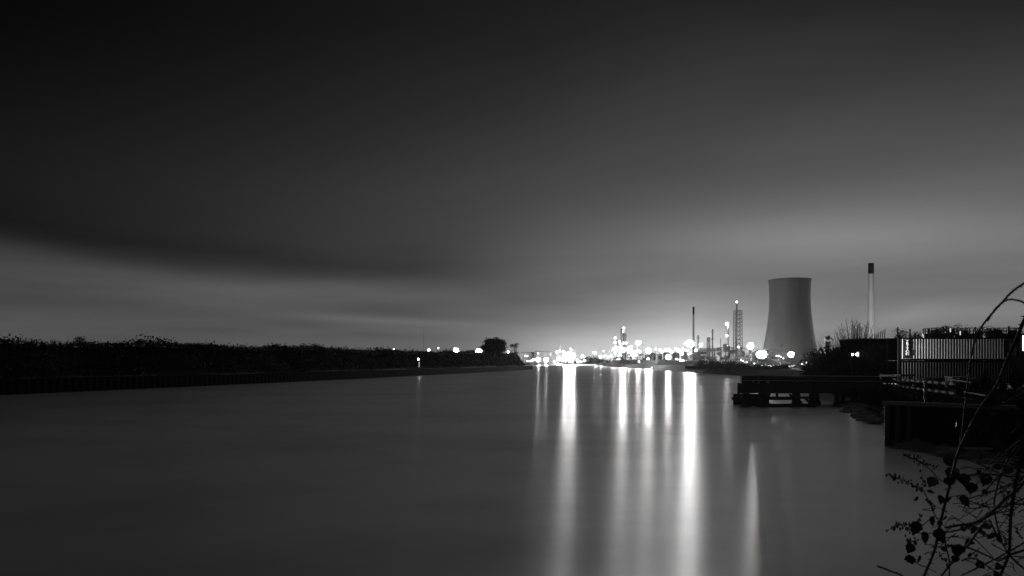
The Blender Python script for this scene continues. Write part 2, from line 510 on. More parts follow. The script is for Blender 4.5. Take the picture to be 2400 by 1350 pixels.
for px, w, h, lab in ((458, 5, 2.2, 'low pointed bush on the scrub skyline midway along the left bank'),
                      (905, 6.0, 2.2, 'rounded dark bush on the bank crest beside the first small lamp'),
                      (993, 5.5, 2.4, 'rounded dark bush on the bank crest under the thin mast')):
    p_ = on_dyke(px)
    bush((p_.x, p_.y, p_.z - .4), w, h, lab, n=420, spikes=14, leaf=.45)
tree('broad_tree', (-9.0, 345, 7.2), 8.4, 'broad dark tree with a domed crown near the end of the left bank', nleaf=34, leaf=.8, depth=5, spread=.55, r=.3, flat=1.0, clump=.9, trunks=3)
tree('leaning_tree', (1.5, 352, 7.0), 6.6, 'small ragged tree on the tip of the left bank right of the broad tree', nleaf=8, leaf=.55, depth=4, spread=.5, r=.18, clump=.5)
p_ = on_dyke(993)
mb = MB().tube([W(992.5, 815, 300), W(993, 768, 300)], [.09, .06], 5)
solo('radio_mast', mb, M['dark'], 'thin bare mast rising above the left bank', 'mast')

# ------------------------------------------------------------------ lamps
def lamp_post(px, py, dia, d, level, label, group=None, ground=LAND, name='lamp_post', oval=1.0, arm=True):
    c0 = W(px, py, d)
    r = dia * d / F / 2
    root = thing(name, label, 'lamp post', (c0.x, c0.y, ground), group)
    mb = MB().tube([(c0.x, c0.y + r + .12, ground), (c0.x, c0.y + r + .12, c0.z + r * .4)], [.05 + d * .0003, .03 + d * .0002], 5)
    obj('pole', mb, M['steel'], root)
    hb = MB().box(c0.x - r * oval * 1.02, c0.x + r * oval * 1.02, c0.y - r * .2, c0.y + r + .2, c0.z + r * .93, c0.z + r * 1.05 + .03)
    obj('hood', hb, M['steel'], root)
    lb = MB().ball(c0, r, 10, 7, (oval, 1, 1))
    obj('lamp', lb, G[level], root, smooth_=True)
    return root
g = 'small lamps behind the left bank'
lab = 'tiny lamp showing over the crest of the left bank'
for px, py, dia, d, lv in ((923, 818, 3.5, 330, 'low'), (1027, 816, 3.5, 390, 'low'), (1077, 825, 4.5, 400, 'low'), (1141, 822, 3.5, 420, 'low'), (1146, 824, 4, 425, 'low'),
                           (1150, 825, 4, 430, 'low'), (1165, 826, 4, 420, 'low'), (1168, 827, 3.5, 420, 'low'), (1191, 825, 4.5, 410, 'mid')):
    lamp_post(px, py, dia, 780 + random.uniform(0, 40), lv, lab, g, ground=2)
lamp_post(1005, 821, 7, 790, 'mid', 'medium white lamp close to the thin mast on the left bank', ground=2)
lamp_post(1069, 821.5, 10, 800, 'wide', 'bright lamp left of the brightest one over the left bank', ground=2)
lamp_post(1122, 824, 12, 800, 'wide', 'brightest lamp over the left bank just left of the broad tree', ground=2)
lamp_post(1173, 826, 8, 790, 'mid', 'bright lamp glowing under the right side of the broad tree', ground=2)
# navigation light and white board on the left bank
c0 = W(980.5, 842, 226)
rt = thing('navigation_beacon', 'small beacon with a lit lamp and white board at the foot of the left bank', 'beacon', (c0.x, c0.y, 2.0))
obj('pole', MB().tube([(c0.x, c0.y + .3, 1.6), (c0.x, c0.y + .3, c0.z)], .07, 6), M['dark'], rt)
obj('lamp', MB().ball(c0, .36, 8, 6, (.8, .8, 1.2)), G['mid'], rt)
obj('board', MB().box(c0.x + .12, c0.x + .42, c0.y + .02, c0.y + .08, c0.z - 2.6, c0.z - .9), glow('board_glow', .35), rt)  # board's brightness is its own emission, not light falling on it

# far shore, centre
g = 'small lamps on the far shore'
lab = 'tiny lamp in the string of lights along the far shore'
for px, py, dia in ((1231, 834, 3), (1236, 834.5, 3), (1236, 846, 3), (1243, 846, 3), (1247, 845, 3), (1250, 843, 4), (1256, 843, 5), (1261, 828, 3), (1279, 850, 4),
                    (1299, 848, 4), (1304, 853, 2.5), (1308, 852, 3), (1311, 853, 3), (1316, 853, 3), (1365, 835, 5), (1369, 838, 4), (1370, 844, 5), (1374, 842, 3.5),
                    (1353, 844, 4), (1337, 817, 2.5), (1339, 819, 2.5), (1358, 856, 2.5), (1365, 856, 2.5), (1316, 841, 4), (1320, 825, 5)):
    lamp_post(px, py, dia, 760 + random.uniform(0, 30), 'mid' if dia >= 4 else 'low', lab, g, ground=2.2)
for px, py, dia, lv, lab in ((1262, 843, 8, 'high', 'left one of two matching bright lamps beyond the tip of the left bank'),
                             (1280, 843.5, 8, 'high', 'right one of two matching bright lamps beyond the tip of the left bank'),
                             (1305, 825, 5, 'mid', 'lower left lamp of the pair above the brightest far shore cluster'),
                             (1311, 823, 5, 'mid', 'upper right lamp of the pair above the brightest far shore cluster'),
                             (1308, 838.5, 5, 'mid', 'single lamp close on the left of the brightest far shore cluster'),
                             (1326, 833, 9.5, 'flood', 'left floodlight of the dazzling pair on the far shore'),
                             (1334, 831, 11, 'high', 'smaller floodlight between the dazzling pair on the far shore'),
                             (1343, 834, 9.5, 'flood', 'right floodlight of the dazzling pair on the far shore')):
    lamp_post(px, py, dia, 758 + random.uniform(0, 6), lv, lab, ground=2.2)
# low buildings on the far shore
def shed(px0, px1, ytop, d, m, label, depth=14, roof=.7, ground=LAND, name='shed', door=True):
    x0, x1, zt = X(px0, d), X(px1, d), Z(ytop, d)
    rt = thing(name, label, 'building', ((x0 + x1) / 2, d, ground))
    w = MB().box(x0, x1, d, d + depth, ground - .3, zt)
    obj('wall', w, m, rt)
    r = MB(); xm = (x0 + x1) / 2
    e = .4
    r.add([(x0 - e, d - e, zt + .01), (x1 + e, d - e, zt + .01), (x1 + e, d + depth + e, zt + .01), (x0 - e, d + depth + e, zt + .01), (x0 - e, d + depth / 2, zt + roof), (x1 + e, d + depth / 2, zt + roof)],
          [(0, 1, 5, 4), (2, 3, 4, 5), (0, 4, 3), (1, 2, 5), (0, 3, 2, 1)])
    obj('roof', r, M['dark'], rt)
    if door:
        obj('door', MB().box(x0 + (x1 - x0) * .55, x0 + (x1 - x0) * .72, d - .06, d - .003, ground, ground + (zt - ground) * .7), M['dark'], rt)
    nw = max(2, int((x1 - x0) / 6))
    wn = MB()
    for k in range(nw):
        cx = x0 + (k + .5) * (x1 - x0) / nw
        wn.box(cx - .8, cx + .8, d - .05, d - .004, zt - (zt - ground) * .35, zt - (zt - ground) * .15)
    obj('window_band', wn, M['steel'], rt)
    return rt
shed(1256, 1297, 823.5, 830, M['grey'], 'wide grey shed behind the lamps on the far shore', 20, ground=2.2)
shed(1222, 1231, 827, 830, M['pale'], 'narrow pale building nearest the tip of the left bank', 12, ground=2.2)
shed(1233, 1253, 826, 840, M['grey'], 'low grey building between the narrow pale one and the wide shed', 16, ground=2.2)
shed(1352, 1364, 845, 800, M['white'], 'small white building brightly lit right of the dazzling floodlights', 10, ground=2.2, door=False)
mb = MB().bar(W(1311, 822, 780), W(1313.5, 804, 780), .5)
solo('crane_jib', mb, M['dark'], 'thin dark crane jib leaning above the far shore floodlights', 'crane')
for px, w, h, lab in ((1386, 24, 8.5, 'dark hedge of trees on the far shore right of the floodlights'), (1408, 18, 5.5, 'low dark bush at the bend of the river right of the far floodlights')):
    bush((X(px, 700), 700, 2.2), w, h, lab, n=500, spikes=0, leaf=1.4)
g = 'small lamps in front of the tall columns'
lab = 'tiny lamp in the row by the water left of the tall columns'
for px, py, dia in ((1391, 826, 5), (1395, 827, 5), (1415, 822.5, 4), (1408, 836, 6), (1413, 836, 4), (1419, 834, 5), (1424, 835.5, 4), (1428, 835, 4), (1433, 834.5, 4), (1424, 840, 3)):
    lamp_post(px, py, dia * .85, 610 + random.uniform(0, 20), 'high' if px in (1395, 1408, 1433) else 'mid' if dia > 4 else 'low', lab, g)

# ------------------------------------------------------------------ the works
def gantry(rt, name, x0, x1, y0, y1, z0, z1, nx, nz, w, m, diag=True):
    mb = MB()
    xs = [x0 + (x1 - x0) * k / nx for k in range(nx + 1)]
    zs = [z0 + (z1 - z0) * k / nz for k in range(nz + 1)]
    for yy in (y0, y1):
        for x in xs: mb.bar((x, yy, z0), (x, yy, z1), w)
        for z in zs[1:]: mb.bar((x0, yy, z), (x1, yy, z), w * .8)
        if diag:
            for i in range(nx):
                for k in range(nz):
                    if (i + k) % 2: mb.bar((xs[i], yy, zs[k]), (xs[i + 1], yy, zs[k + 1]), w * .55)
                    else: mb.bar((xs[i + 1], yy, zs[k]), (xs[i], yy, zs[k + 1]), w * .55)
    for x in (xs[0], xs[-1]):
        for z in zs[1:]: mb.bar((x, y0, z), (x, y1, z), w * .8)
    return obj(name, mb, m, rt)
def column(px, ytop, wpx, d, m, label, ground=LAND, name='process_column', top=None, decks=2, lamps=(), cat='tower', capm=None, group=None):
    x, z = X(px, d), Z(ytop, d); r = wpx * d / F / 2
    rt = thing(name, label, cat, (x, d, ground), group)
    obj('shell', MB().lathe(x, d, [(r * 1.04, ground - .2), (r, ground + 2), (r, z - r * .7), (r * .8, z - r * .25), (r * .3, z)], 14), m, rt, smooth_=False)
    for k in range(decks):
        zz = z - (z - ground) * (k + .45) / (decks + .6)
        mb = MB().lathe(x, d, [(r * 1.02, zz), (r + .9, zz), (r + .9, zz + .15), (r * 1.02, zz + .15)], 12, caps=False)
        for i in range(10):
            t = i * .628
            mb.bar((x + (r + .85) * math.cos(t), d + (r + .85) * math.sin(t), zz), (x + (r + .85) * math.cos(t), d + (r + .85) * math.sin(t), zz + 1.1), .07)
        mb.lathe(x, d, [(r + .82, zz + 1.05), (r + .9, zz + 1.05), (r + .9, zz + 1.13), (r + .82, zz + 1.13)], 12, caps=False)
        obj('platform', mb, M['steel'], rt)
    lad = MB()
    for s_ in (-.2, .2): lad.bar((x + s_ + r * .2, d - r - .25, ground), (x + s_ + r * .2, d - r - .25, z - r), .06)
    for k in range(int((z - ground - r) / .8)): lad.bar((x - .2 + r * .2, d - r - .25, ground + .8 * k), (x + .2 + r * .2, d - r - .25, ground + .8 * k), .05)
    obj('ladder', lad, M['steel'], rt)
    for lx, ly, dia, lv in lamps:
        c0 = W(lx, ly, d - r - 1.2)
        lm = obj('lamp', MB().ball(c0, dia * d / F / 2, 10, 7), G[lv], rt, smooth_=True)
        obj('bracket', MB().bar(c0, (x, d - r * .9, c0.z - .2), .12), M['steel'], rt)
    return rt
D = 620
column(1456, 770, 2.6, D, M['steel'], 'tallest thin dark column left of the twin ones in the lit works', decks=3, lamps=[(1452, 801, 5, 'mid'), (1442, 792, 5, 'mid')])
column(1461.5, 781, 5, D + 6, M['steel'], 'thick dark column with a lamp on its top in the lit works', decks=4, lamps=[(1462, 769, 5, 'mid'), (1460.5, 777, 4, 'low'), (1461, 804, 5, 'mid')])
column(1466.5, 780, 2.6, D + 2, M['steel'], 'thin dark column right of the thick one with the lamp on top', decks=3, lamps=[(1467, 804, 5, 'mid'), (1454.5, 806, 4, 'low')])
column(1446.5, 796, 3, D - 4, M['white'], 'slim pale column hung with lamps left of the tall dark columns', decks=3, lamps=[(1441, 802.5, 6, 'mid'), (1443.5, 813, 5, 'mid'), (1439, 818, 5, 'high'), (1441, 827, 4, 'mid'), (1442, 831, 4, 'mid')])
def process_unit(px0, px1, ytop, d, label, lamps=(), depth=14, seed=0, vessels=4, nz=3):
    random.seed(seed)
    x0, x1, z1 = X(px0, d), X(px1, d), Z(ytop, d)
    rt = thing('process_unit', label, 'plant unit', ((x0 + x1) / 2, d, LAND))
    nx = max(2, int((x1 - x0) / 4))
    gantry(rt, 'steel_frame', x0, x1, d, d + depth, LAND - .2, z1, nx, nz, .28, M['steel'])
    zs = [LAND + (z1 - LAND) * k / nz for k in range(1, nz + 1)]
    fl = MB()
    for z in zs[:-1]: fl.box(x0 + .2, x1 - .2, d + .3, d + depth - .3, z - .32, z - .2)
    obj('deck', fl, M['steel'], rt)
    for k in range(vessels):
        cx = x0 + (x1 - x0) * (k + random.uniform(.3, .7)) / vessels
        r = random.uniform(.7, 1.6); z0 = random.choice([LAND] + zs[:-1]); h = random.uniform(2.5, 5.5)
        if random.random() < .6:
            obj('vessel', MB().lathe(cx, d + random.uniform(2.5, 5), [(r * .4, z0 + .1), (r, z0 + r * .4), (r, z0 + h - r * .4), (r * .4, z0 + h)], 12), M[random.choice(('white', 'pale', 'steel'))], rt, smooth_=True)
        else:
            L = random.uniform(2, 4)
            obj('vessel', MB().tube([(cx - L / 2, d + 2, z0 + r), (cx + L / 2, d + 2, z0 + r)], r * .8, 12), M[random.choice(('white', 'pale'))], rt, smooth_=True)
    pp = MB()
    for k in range(max(3, int((x1 - x0) / 3))):
        z = LAND + random.uniform(.15, .95) * (z1 - LAND)
        a = random.uniform(x0, x1); b = random.uniform(x0, x1); yy = d - random.uniform(.3, 1.2); h2 = random.uniform(LAND, z1)
        pp.tube([(a, yy, z), (b, yy, z), (b, yy, h2)], random.uniform(.12, .26), 6)
    obj('pipework', pp, M['pale'], rt)
    for lx, ly, dia, lv in lamps:
        c0 = W(lx, ly, d - 1.6)
        obj('lamp', MB().ball(c0, dia * .85 * d / F / 2, 10, 7), G[lv], rt, smooth_=True)
        obj('bracket', MB().bar(c0, (min(max(c0.x, x0), x1), d, min(c0.z, z1) - .1), .12), M['steel'], rt)
    return rt
process_unit(1436, 1452, 822, 606, 'low lit framework under the slim pale column', [(1450, 846, 6, 'high'), (1448, 833, 3.5, 'low')], seed=1)
process_unit(1452, 1478, 812, 612, 'framework full of lamps at the foot of the tall dark columns',
             [(1452, 815, 6, 'mid'), (1456, 813, 5, 'mid'), (1474, 816.5, 6, 'high'), (1478.5, 813.5, 8, 'mid'), (1470, 819, 5, 'mid'), (1473.5, 826, 5, 'mid'), (1453, 828, 5, 'mid'), (1451.5, 834, 4, 'low'), (1457, 833, 4, 'low'), (1475, 835, 3.5, 'low')], seed=2, vessels=7)
process_unit(1478, 1506, 824, 600, 'lit framework right of the tall columns with four square lamps on its deck',
             [(1481, 823, 7, 'mid'), (1487, 824, 6, 'mid'), (1495, 822, 7, 'mid'), (1500, 825, 6, 'mid'), (1482, 832, 8, 'mid'), (1490, 832, 8, 'mid'), (1484, 839, 5, 'low'), (1498, 848, 5, 'mid'), (1502, 850.5, 2.5, 'low'), (1505, 851, 3, 'low'), (1511, 851, 3, 'low')], seed=3, vessels=5)
def flood_mast(px, py, dia, d, label, lv='flood', oval=1.0, heads=2, ground=LAND):
    c0 = W(px, py, d); r = dia * d / F / 2
    rt = thing('floodlight_mast', label, 'floodlight', (c0.x, c0.y, ground))
    obj('mast', MB().tube([(c0.x, c0.y + r + .5, ground), (c0.x, c0.y + r + .5, c0.z + r)], [.2 + d * .0004, .12 + d * .0003], 8), M['steel'], rt)
    ca = obj('crossarm', MB().bar((c0.x - r * oval, c0.y + r + .2, c0.z), (c0.x + r * oval, c0.y + r + .2, c0.z), .25), M['steel'], rt)
    obj('shade_plate', MB().lathe(c0.x, c0.y, [(.2, c0.z - r * 1.12), (r * oval * 2.4, c0.z - r * 1.12), (r * oval * 2.4, c0.z - r * 1.05), (.2, c0.z - r * 1.05)], 16), M['dark'], ca)  # added disc that shades the ground under the lamp
    if lv != 'wide':     # housing: a cup round the back half, so the lamp throws its light over the water
        cup = MB(); nu, nv = 14, 5
        for i in range(nv + 1):
            th = math.pi / 2 * i / nv
            for j in range(nu):
                a = 2 * math.pi * j / nu
                cup.v.append((c0.x + 1.06 * r * oval * math.cos(th) * math.cos(a), c0.y + 1.06 * r * math.sin(th) + .02, c0.z + 1.06 * r * math.cos(th) * math.sin(a)))
        for i in range(nv):
            for j in range(nu): cup.f.append((i * nu + j, i * nu + (j + 1) % nu, (i + 1) * nu + (j + 1) % nu, (i + 1) * nu + j))
        obj('housing', cup, M['dark'], ca)
    for k in range(heads):
        u = (k - (heads - 1) / 2) * (2 * (oval - .55) / max(1, heads - 1)) if heads > 1 else 0
        q = c0 + Vector((u * r, 0, 0))
        rr = r * (1 if heads == 1 else .85)
        obj('lamp', MB().ball(q, rr, 12, 8, (oval if heads == 1 else 1, 1, 1)), G[lv], ca, smooth_=True)
    return rt
flood_mast(1459.5, 821, 10, 505, 'dazzling floodlight at the foot of the tall dark columns', 'flood', 1, 1)
flood_mast(1496, 803.5, 9, 500, 'tall mast with a bright twin floodlight right of the dark columns', 'high', 1.2, 1)
flood_mast(1520, 822, 10, 430, 'starry floodlight midway between the dark columns and the dark framed doorway', 'flood', 1.1, 1)
flood_mast(1566, 837, 9.5, 400, 'low dazzling floodlight near the water in front of the white tank row', 'flood', 1, 1)
flood_mast(1617, 806, 15, 400, 'largest and most dazzling floodlight beside the thin dark topped stack', 'flood', 1.15, 1)
flood_mast(1759, 811, 13, 610, 'high floodlight between the lattice flare tower and the cooling tower', 'wide', 1, 1)
flood_mast(1785, 831, 16, 395, 'wide twin floodlight in front of the cooling tower\'s left foot', 'beam', 1.35, 1)
flood_mast(1854, 831, 12, 600, 'floodlight standing in front of the cooling tower\'s right half', 'wide', 1, 1)
g = 'white floodlights along the tank row'
lab = 'round white lamp above the row of tanks left of the largest floodlight'
for px, py, dia in ((1547, 820, 8), (1552, 825, 7), (1560, 820, 8), (1568, 820, 10), (1574, 825, 9), (1584, 818.5, 9), (1590, 821.5, 10), (1601, 819, 10), (1598, 829, 10), (1610, 822, 7), (1631, 821, 8), (1615, 830, 8), (1622, 830, 5)):
    lamp_post(px, py, dia * .74, 560 + random.uniform(0, 20), 'mid', lab, g)
lamp_post(1536.5, 818, 4, 600, 'mid', 'small lamp between the starry floodlight and the dark framed doorway')
lamp_post(1519, 841.5, 6, 520, 'mid', 'lamp directly under the starry floodlight left of the doorway frame')
g = 'tiny lamps on the river edge below the works'
for px, py, dia in ((1494, 861.5, 3.0), (1528, 862, 3.2), (1420, 861, 2.5), (1620, 853, 3.2), (1594, 845, 6), (1601, 846, 4.5), (1586, 842, 5)):
    lamp_post(px, py, dia, 395 if px > 1500 else 500, 'wide' if px in (1594, 1601) else 'low', 'tiny lamp low on the river edge below the works', g, ground=1.5)
lamp_post(1643, 808, 5, 590, 'high', 'small lamp close to the right of the largest floodlight')
# storage tanks behind the floodlights
g = None
for px, w, yt, d, lab in ((1530, 16, 829, 640, 'white storage tank behind the starry floodlight'), (1561, 18, 828, 650, 'leftmost white storage tank of the row right of the doorway frame'),
                          (1583, 18, 828, 655, 'middle white storage tank of the row right of the doorway frame'), (1606, 20, 826, 660, 'rightmost white storage tank behind the largest floodlight')):
    x, z, r = X(px, d), Z(yt, d), w * d / F / 2
    rt = thing('storage_tank', lab, 'tank', (x, d, LAND))
    obj('shell', MB().lathe(x, d, [(r, LAND - .2), (r, z)], 28), M['white'], rt, smooth_=False)
    obj('roof', MB().lathe(x, d, [(r * 1.01, z + .003), (r * .6, z + .5), (.2, z + .8)], 28), M['pale'], rt)
    st = MB()
    for k in range(14):
        a = math.pi * (1.1 + k * .055)
        st.box(x + (r + .4) * math.cos(a) - .4, x + (r + .4) * math.cos(a) + .4, d + (r + .4) * math.sin(a) - .4, d + (r + .4) * math.sin(a) + .4, LAND + (z - LAND) * k / 14, LAND + (z - LAND) * k / 14 + .08)
    obj('stair', st, M['steel'], rt)
# dark framed doorway
d = 500
rt = thing('loading_gantry', 'dark square portal frame like a doorway below the starry floodlight', 'gantry', (X(1545, d), d, LAND))
for px in (1541, 1551.5): obj('leg', MB().box(X(px - 1.3, d), X(px + .6, d), d, d + 1.0, LAND - .2, Z(832, d)), M['dark'], rt)
obj('beam', MB().box(X(1539, d), X(1553.5, d), d - .05, d + 1.05, Z(832, d) + .003, Z(830, d)), M['dark'], rt)
obj('back_panel', MB().box(X(1543, d), X(1550.5, d), d + .9, d + 1.0, LAND, Z(832.5, d)), M['white'], rt)
# long river wall and palisade in front of the works
def palisade(pts, h, label, step, m, name='palisade_fence'):
    mb = MB(); rl = MB(); 
    rt = thing(name, label, 'fence', (*pts[0], LAND))
    for a, b in zip(pts, pts[1:]):
        a, b = Vector((*a, 0)), Vector((*b, 0)); L = (b - a).length; n = int(L / step)
        for k in range(n):
            q = a.lerp(b, k / n)
            mb.bar(q + Vector((0, 0, LAND - .2)), q + Vector((0, 0, LAND + h * random.uniform(.96, 1.04))), .12, .05)
        for z in (.35, h - .35): rl.bar(a + Vector((0, .09, LAND + z)), b + Vector((0, .09, LAND + z)), .09)
    obj('pales', mb, m, rt); obj('rail', rl, m, rt)
palisade([(84, 300), (86, 340), (86, 381), (84, 450)], 3.0, 'long palisade fence along the river bank below the works', .55, M['steel'])
palisade([(84, 455), (84, 533), (92, 640)], 3.2, 'pale palisade fence by the water in front of the tall columns', .7, M['pale'])
# stacks and towers right of the floodlights
def stack(px, ytop, wpx, ycap, d, mb_, mc, label, name='chimney', taper=1.25, rim=True):
    x, z, r = X(px, d), Z(ytop, d), wpx * d / F / 2
    zc = Z(ycap, d)
    rt = thing(name, label, 'chimney', (x, d, LAND))
    obj('shaft', MB().lathe(x, d, [(r * taper, LAND - .3), (r * (1 + (taper - 1) * .4), LAND + (zc - LAND) * .4), (r, zc - .003)], 28), mb_, rt, smooth_=False)
    obj('cap_band', MB().lathe(x, d, [(r * 1.02, zc), (r * 1.02, z), (r * .8, z + .01), (r * .8, z - 2)], 28), mc, rt)
    return rt
stack(1625.5, 719, 4.6, 737, 640, M['concrete'], M['soot'], 'thin grey stack with a dark top beside the largest floodlight', taper=1.15)
column(1636, 785, 4, 600, M['steel'], 'short slim column close to the right of the largest floodlight', decks=3)
column(1660.5, 790, 9, 600, M['concrete'], 'wide round topped grey vessel left of the platform topped stack', decks=0)
column(1670, 771, 3.5, 610, M['steel'], 'slim stack topped by a platform right of the wide grey vessel', decks=4)
column(1689, 793, 1.8, 600, M['white'], 'plain white pole like vent left of the lamp hung white column', decks=0)
column(1706.5, 762, 3.4, 600, M['white'], 'white column hung with three lamps beside the lattice flare tower', decks=3, lamps=[(1704, 759, 5.5, 'high'), (1703.5, 787, 5, 'mid'), (1703, 811, 6, 'mid')])
lamp_post(1730.5, 814, 5, 560, 'mid', 'small lamp at the foot of the lattice flare tower')
# lattice flare tower
d = 640
rt = thing('flare_tower', 'tall dark lattice tower with a flare pipe rising from its left side', 'flare tower', (X(1729, d), d, LAND))
mb = MB()
zb, zt_ = LAND - .3, Z(728, d)
def corner(i, j, u):   # u 0..1 height
    hw = X(1729 + 8.3 - 1.2 * u, d) - X(1729, d)
    return Vector((X(1729.3, d) + i * hw, d + j * hw, zb + (zt_ - zb) * u))
nl = 13
for i in (-1, 0, 1):
    for j in (-1, 1):
        mb.bar(corner(i, j, 0), corner(i, j, 1), .55 if i else .35)
for k in range(nl + 1):
    u = k / nl
    for j in (-1, 1): mb.bar(corner(-1, j, u), corner(1, j, u), .5)
    for i in (-1, 1): mb.bar(corner(i, -1, u), corner(i, 1, u), .5)
    if k < nl:
        u2 = (k + 1) / nl
        for j in (-1, 1):
            mb.bar(corner(-1, j, u), corner(0, j, u2), .22); mb.bar(corner(1, j, u), corner(0, j, u2), .22)
        for i in (-1, 1): mb.bar(corner(i, -1, u), corner(i, 1, u2), .25)
obj('lattice', mb, M['dark'], rt)
x = X(1723.3, d)
obj('flare_pipe', MB().tube([(x, d - 4.2, LAND), (x, d - 4.2, Z(728, d)), (x + .1, d - 4.2, Z(711, d))], [.75, .75, .55], 10), M['dark'], rt)
for xx, ww, yy in ((1726, 2.2, 783), (1732, 1.5, 790)):
    obj('riser', MB().tube([(X(xx, d), d, LAND), (X(xx, d), d, Z(yy, d))], ww * d / F / 2, 10), M['pale'], rt)
obj('flame', MB().lathe(x, d - 4.2, [(.25, Z(710.8, d)), (.75, Z(709.5, d)), (.5, Z(707.8, d)), (.1, Z(706, d))], 10), G['mid'], rt, smooth_=True)
# pipe bridge, exchanger structure and small vessels before it
d = 520
rt = thing('pipe_bridge', 'long grey pipe bridge on dark legs right of the largest floodlight', 'pipe rack', (X(1668, d), d, LAND))
obj('truss', MB().box(X(1640, d), X(1692, d), d, d + 4, Z(817.5, d), Z(816, d)), M['dark'], rt)
for px in (1641, 1658, 1675, 1691): obj('leg', MB().box(X(px - .7, d), X(px + .7, d), d + .3, d + 1, LAND - .2, Z(817.5, d) - .003), M['dark'], rt)
pp = MB()
for k, yy in enumerate((819.5, 822, 824.5)): pp.tube([(X(1640, d), d + 1.2 + k, Z(yy, d)), (X(1692, d), d + 1.2 + k, Z(yy, d))], .35, 8)
obj('pipework', pp, M['pale'], rt)
rt = thing('lit_wall', 'pale sloping cladded building under the pipe bridge', 'building', (X(1640, 500), 500, LAND))
mb = MB(); d = 500
xa, xb, xc = X(1624, d), X(1638, d), X(1656, d)
mb.add([(xa, d, LAND), (xc, d, LAND), (xc, d, Z(824, d)), (xb, d, Z(826, d)), (xa, d, Z(833, d)), (xa, d + 12, LAND), (xc, d + 12, LAND), (xc, d + 12, Z(824, d)), (xb, d + 12, Z(826, d)), (xa, d + 12, Z(833, d))],
       [(0, 1, 2, 3, 4), (9, 8, 7, 6, 5), (0, 5, 6, 1), (1, 6, 7, 2), (0, 4, 9, 5)])
obj('wall', mb, M['pale'], rt)
obj('roof', MB().add([(xa - .3, d - .4, Z(833, d) + .15), (xb, d - .4, Z(826, d) + .15), (xc + .3, d - .4, Z(824, d) + .15), (xa - .3, d + 12.4, Z(833, d) + .15), (xb, d + 12.4, Z(826, d) + .15), (xc + .3, d + 12.4, Z(824, d) + .15)], [(0, 1, 4, 3), (1, 2, 5, 4)]), M['steel'], rt)
for px0, px1, yt, dd, sd, lab in ((1656, 1690, 820, 470, 11, 'lit steel framework under the right end of the pipe bridge'),
                                  (1688, 1716, 814, 450, 12, 'tall honeycomb framework full of drums before the lamp hung white column'),
                                  (1716, 1744, 815, 460, 13, 'dark topped framework at the foot of the lattice flare tower'),
                                  (1744, 1772, 829, 430, 14, 'low framework left of the wide twin floodlight'),
                                  (1798, 1828, 834, 440, 15, 'low framework right of the wide twin floodlight'),
                                  (1832, 1852, 836, 430, 16, 'low framework left of the floodlight on the cooling tower\'s right'),
                                  (1508, 1538, 832, 590, 17, 'low framework under the starry floodlight')):
    process_unit(px0, px1, yt, dd, lab, [], seed=sd, vessels=8 if sd == 12 else 5, nz=4 if sd == 12 else 3)
random.seed(21)
for px, yt, yb, w, dd, lab in ((1701, 833, 849, 3.4, 330, 'leftmost stout white post behind the bushes under the honeycomb framework'), (1711, 833, 847, 2.8, 332, 'second stout white post behind the bushes under the honeycomb framework'),
                               (1678, 842, 852, 3, 300, 'short white post in the bushes under the pipe bridge'), (1756.5, 839, 858, 3, 320, 'lone white post left of the wide twin floodlight')):
    x = X(px, dd); r = w * dd / F / 2
    solo('bollard', MB().lathe(x, dd, [(r, LAND - .2), (r, Z(yt, dd) - r * .4), (r * .5, Z(yt, dd))], 12), M['white'], lab, 'post')
# lamps lighting that yard (seen as tiny points)
g = 'tiny lamps in the yard below the cooling tower'
for px, py in ((1737, 843), (1741, 846), (1745, 849), (1750, 849), (1768, 852), (1820, 834), (1825, 834), (1830, 836), (1836, 840), (1880, 853)):
    lamp_post(px, py, 2.6, 360 + random.uniform(-10, 20), 'low', 'tiny lamp in the yard below the cooling tower', g)

# cooling tower
d = 800
x = X(1851, d)
rt = thing('cooling_tower', 'huge waisted concrete cooling tower behind the works', 'cooling tower', (x, d, LAND))
prof = []
for py, hw in ((838, 63.5), (820, 59.5), (800, 55.7), (780, 52.3), (760, 49.5), (745, 47.8), (730, 46.4), (712, 45.5), (695, 45.2), (678, 45.5), (665, 46.0), (658.5, 46.4)):
    prof.append((hw * d / F, Z(py, d)))
obj('shell', MB().lathe(x, d, prof, 96, caps=False), M['concrete'], rt, smooth_=True)
rr, zz = prof[-1]
obj('rim', MB().lathe(x, d, [(rr + .003, zz + .003), (rr + .9, zz + .3), (rr + .9, zz + 1.2), (rr - .6, zz + 1.2), (rr - .6, zz - 1.5)], 96, caps=False), M['grey'], rt)
lg = MB()
r0, z0 = prof[0]
for k in range(48):
    a, b = 2 * math.pi * k / 48, 2 * math.pi * (k + .5) / 48
    c_ = 2 * math.pi * (k + 1) / 48
    for e in (a, c_):
        lg.bar((x + (r0 + 2) * math.cos(b), d + (r0 + 2) * math.sin(b), LAND - .3), (x + r0 * math.cos(e), d + r0 * math.sin(e), z0), .7)
obj('leg_ring', lg, M['concrete'], rt)
# power station chimney
stack(2041.5, 617, 12.2, 642, 1000, M['chimney'], M['soot'], 'very tall pale chimney with a black top right of the cooling tower', taper=1.38)
ch = [o for o in COL.objects if o.get('label', '').startswith('very tall pale chimney')][0]
for x_, y_, r_ in ((470, 850, 3.0), (505, 940, 1.2)):
    obj('floodlight', MB().ball((x_, y_, LAND + 9), r_, 10, 7), glow('chimney_and_fill_light', 1100.0), ch, smooth_=True)  # larger one is an unseen lamp added to light the cooling tower's right side
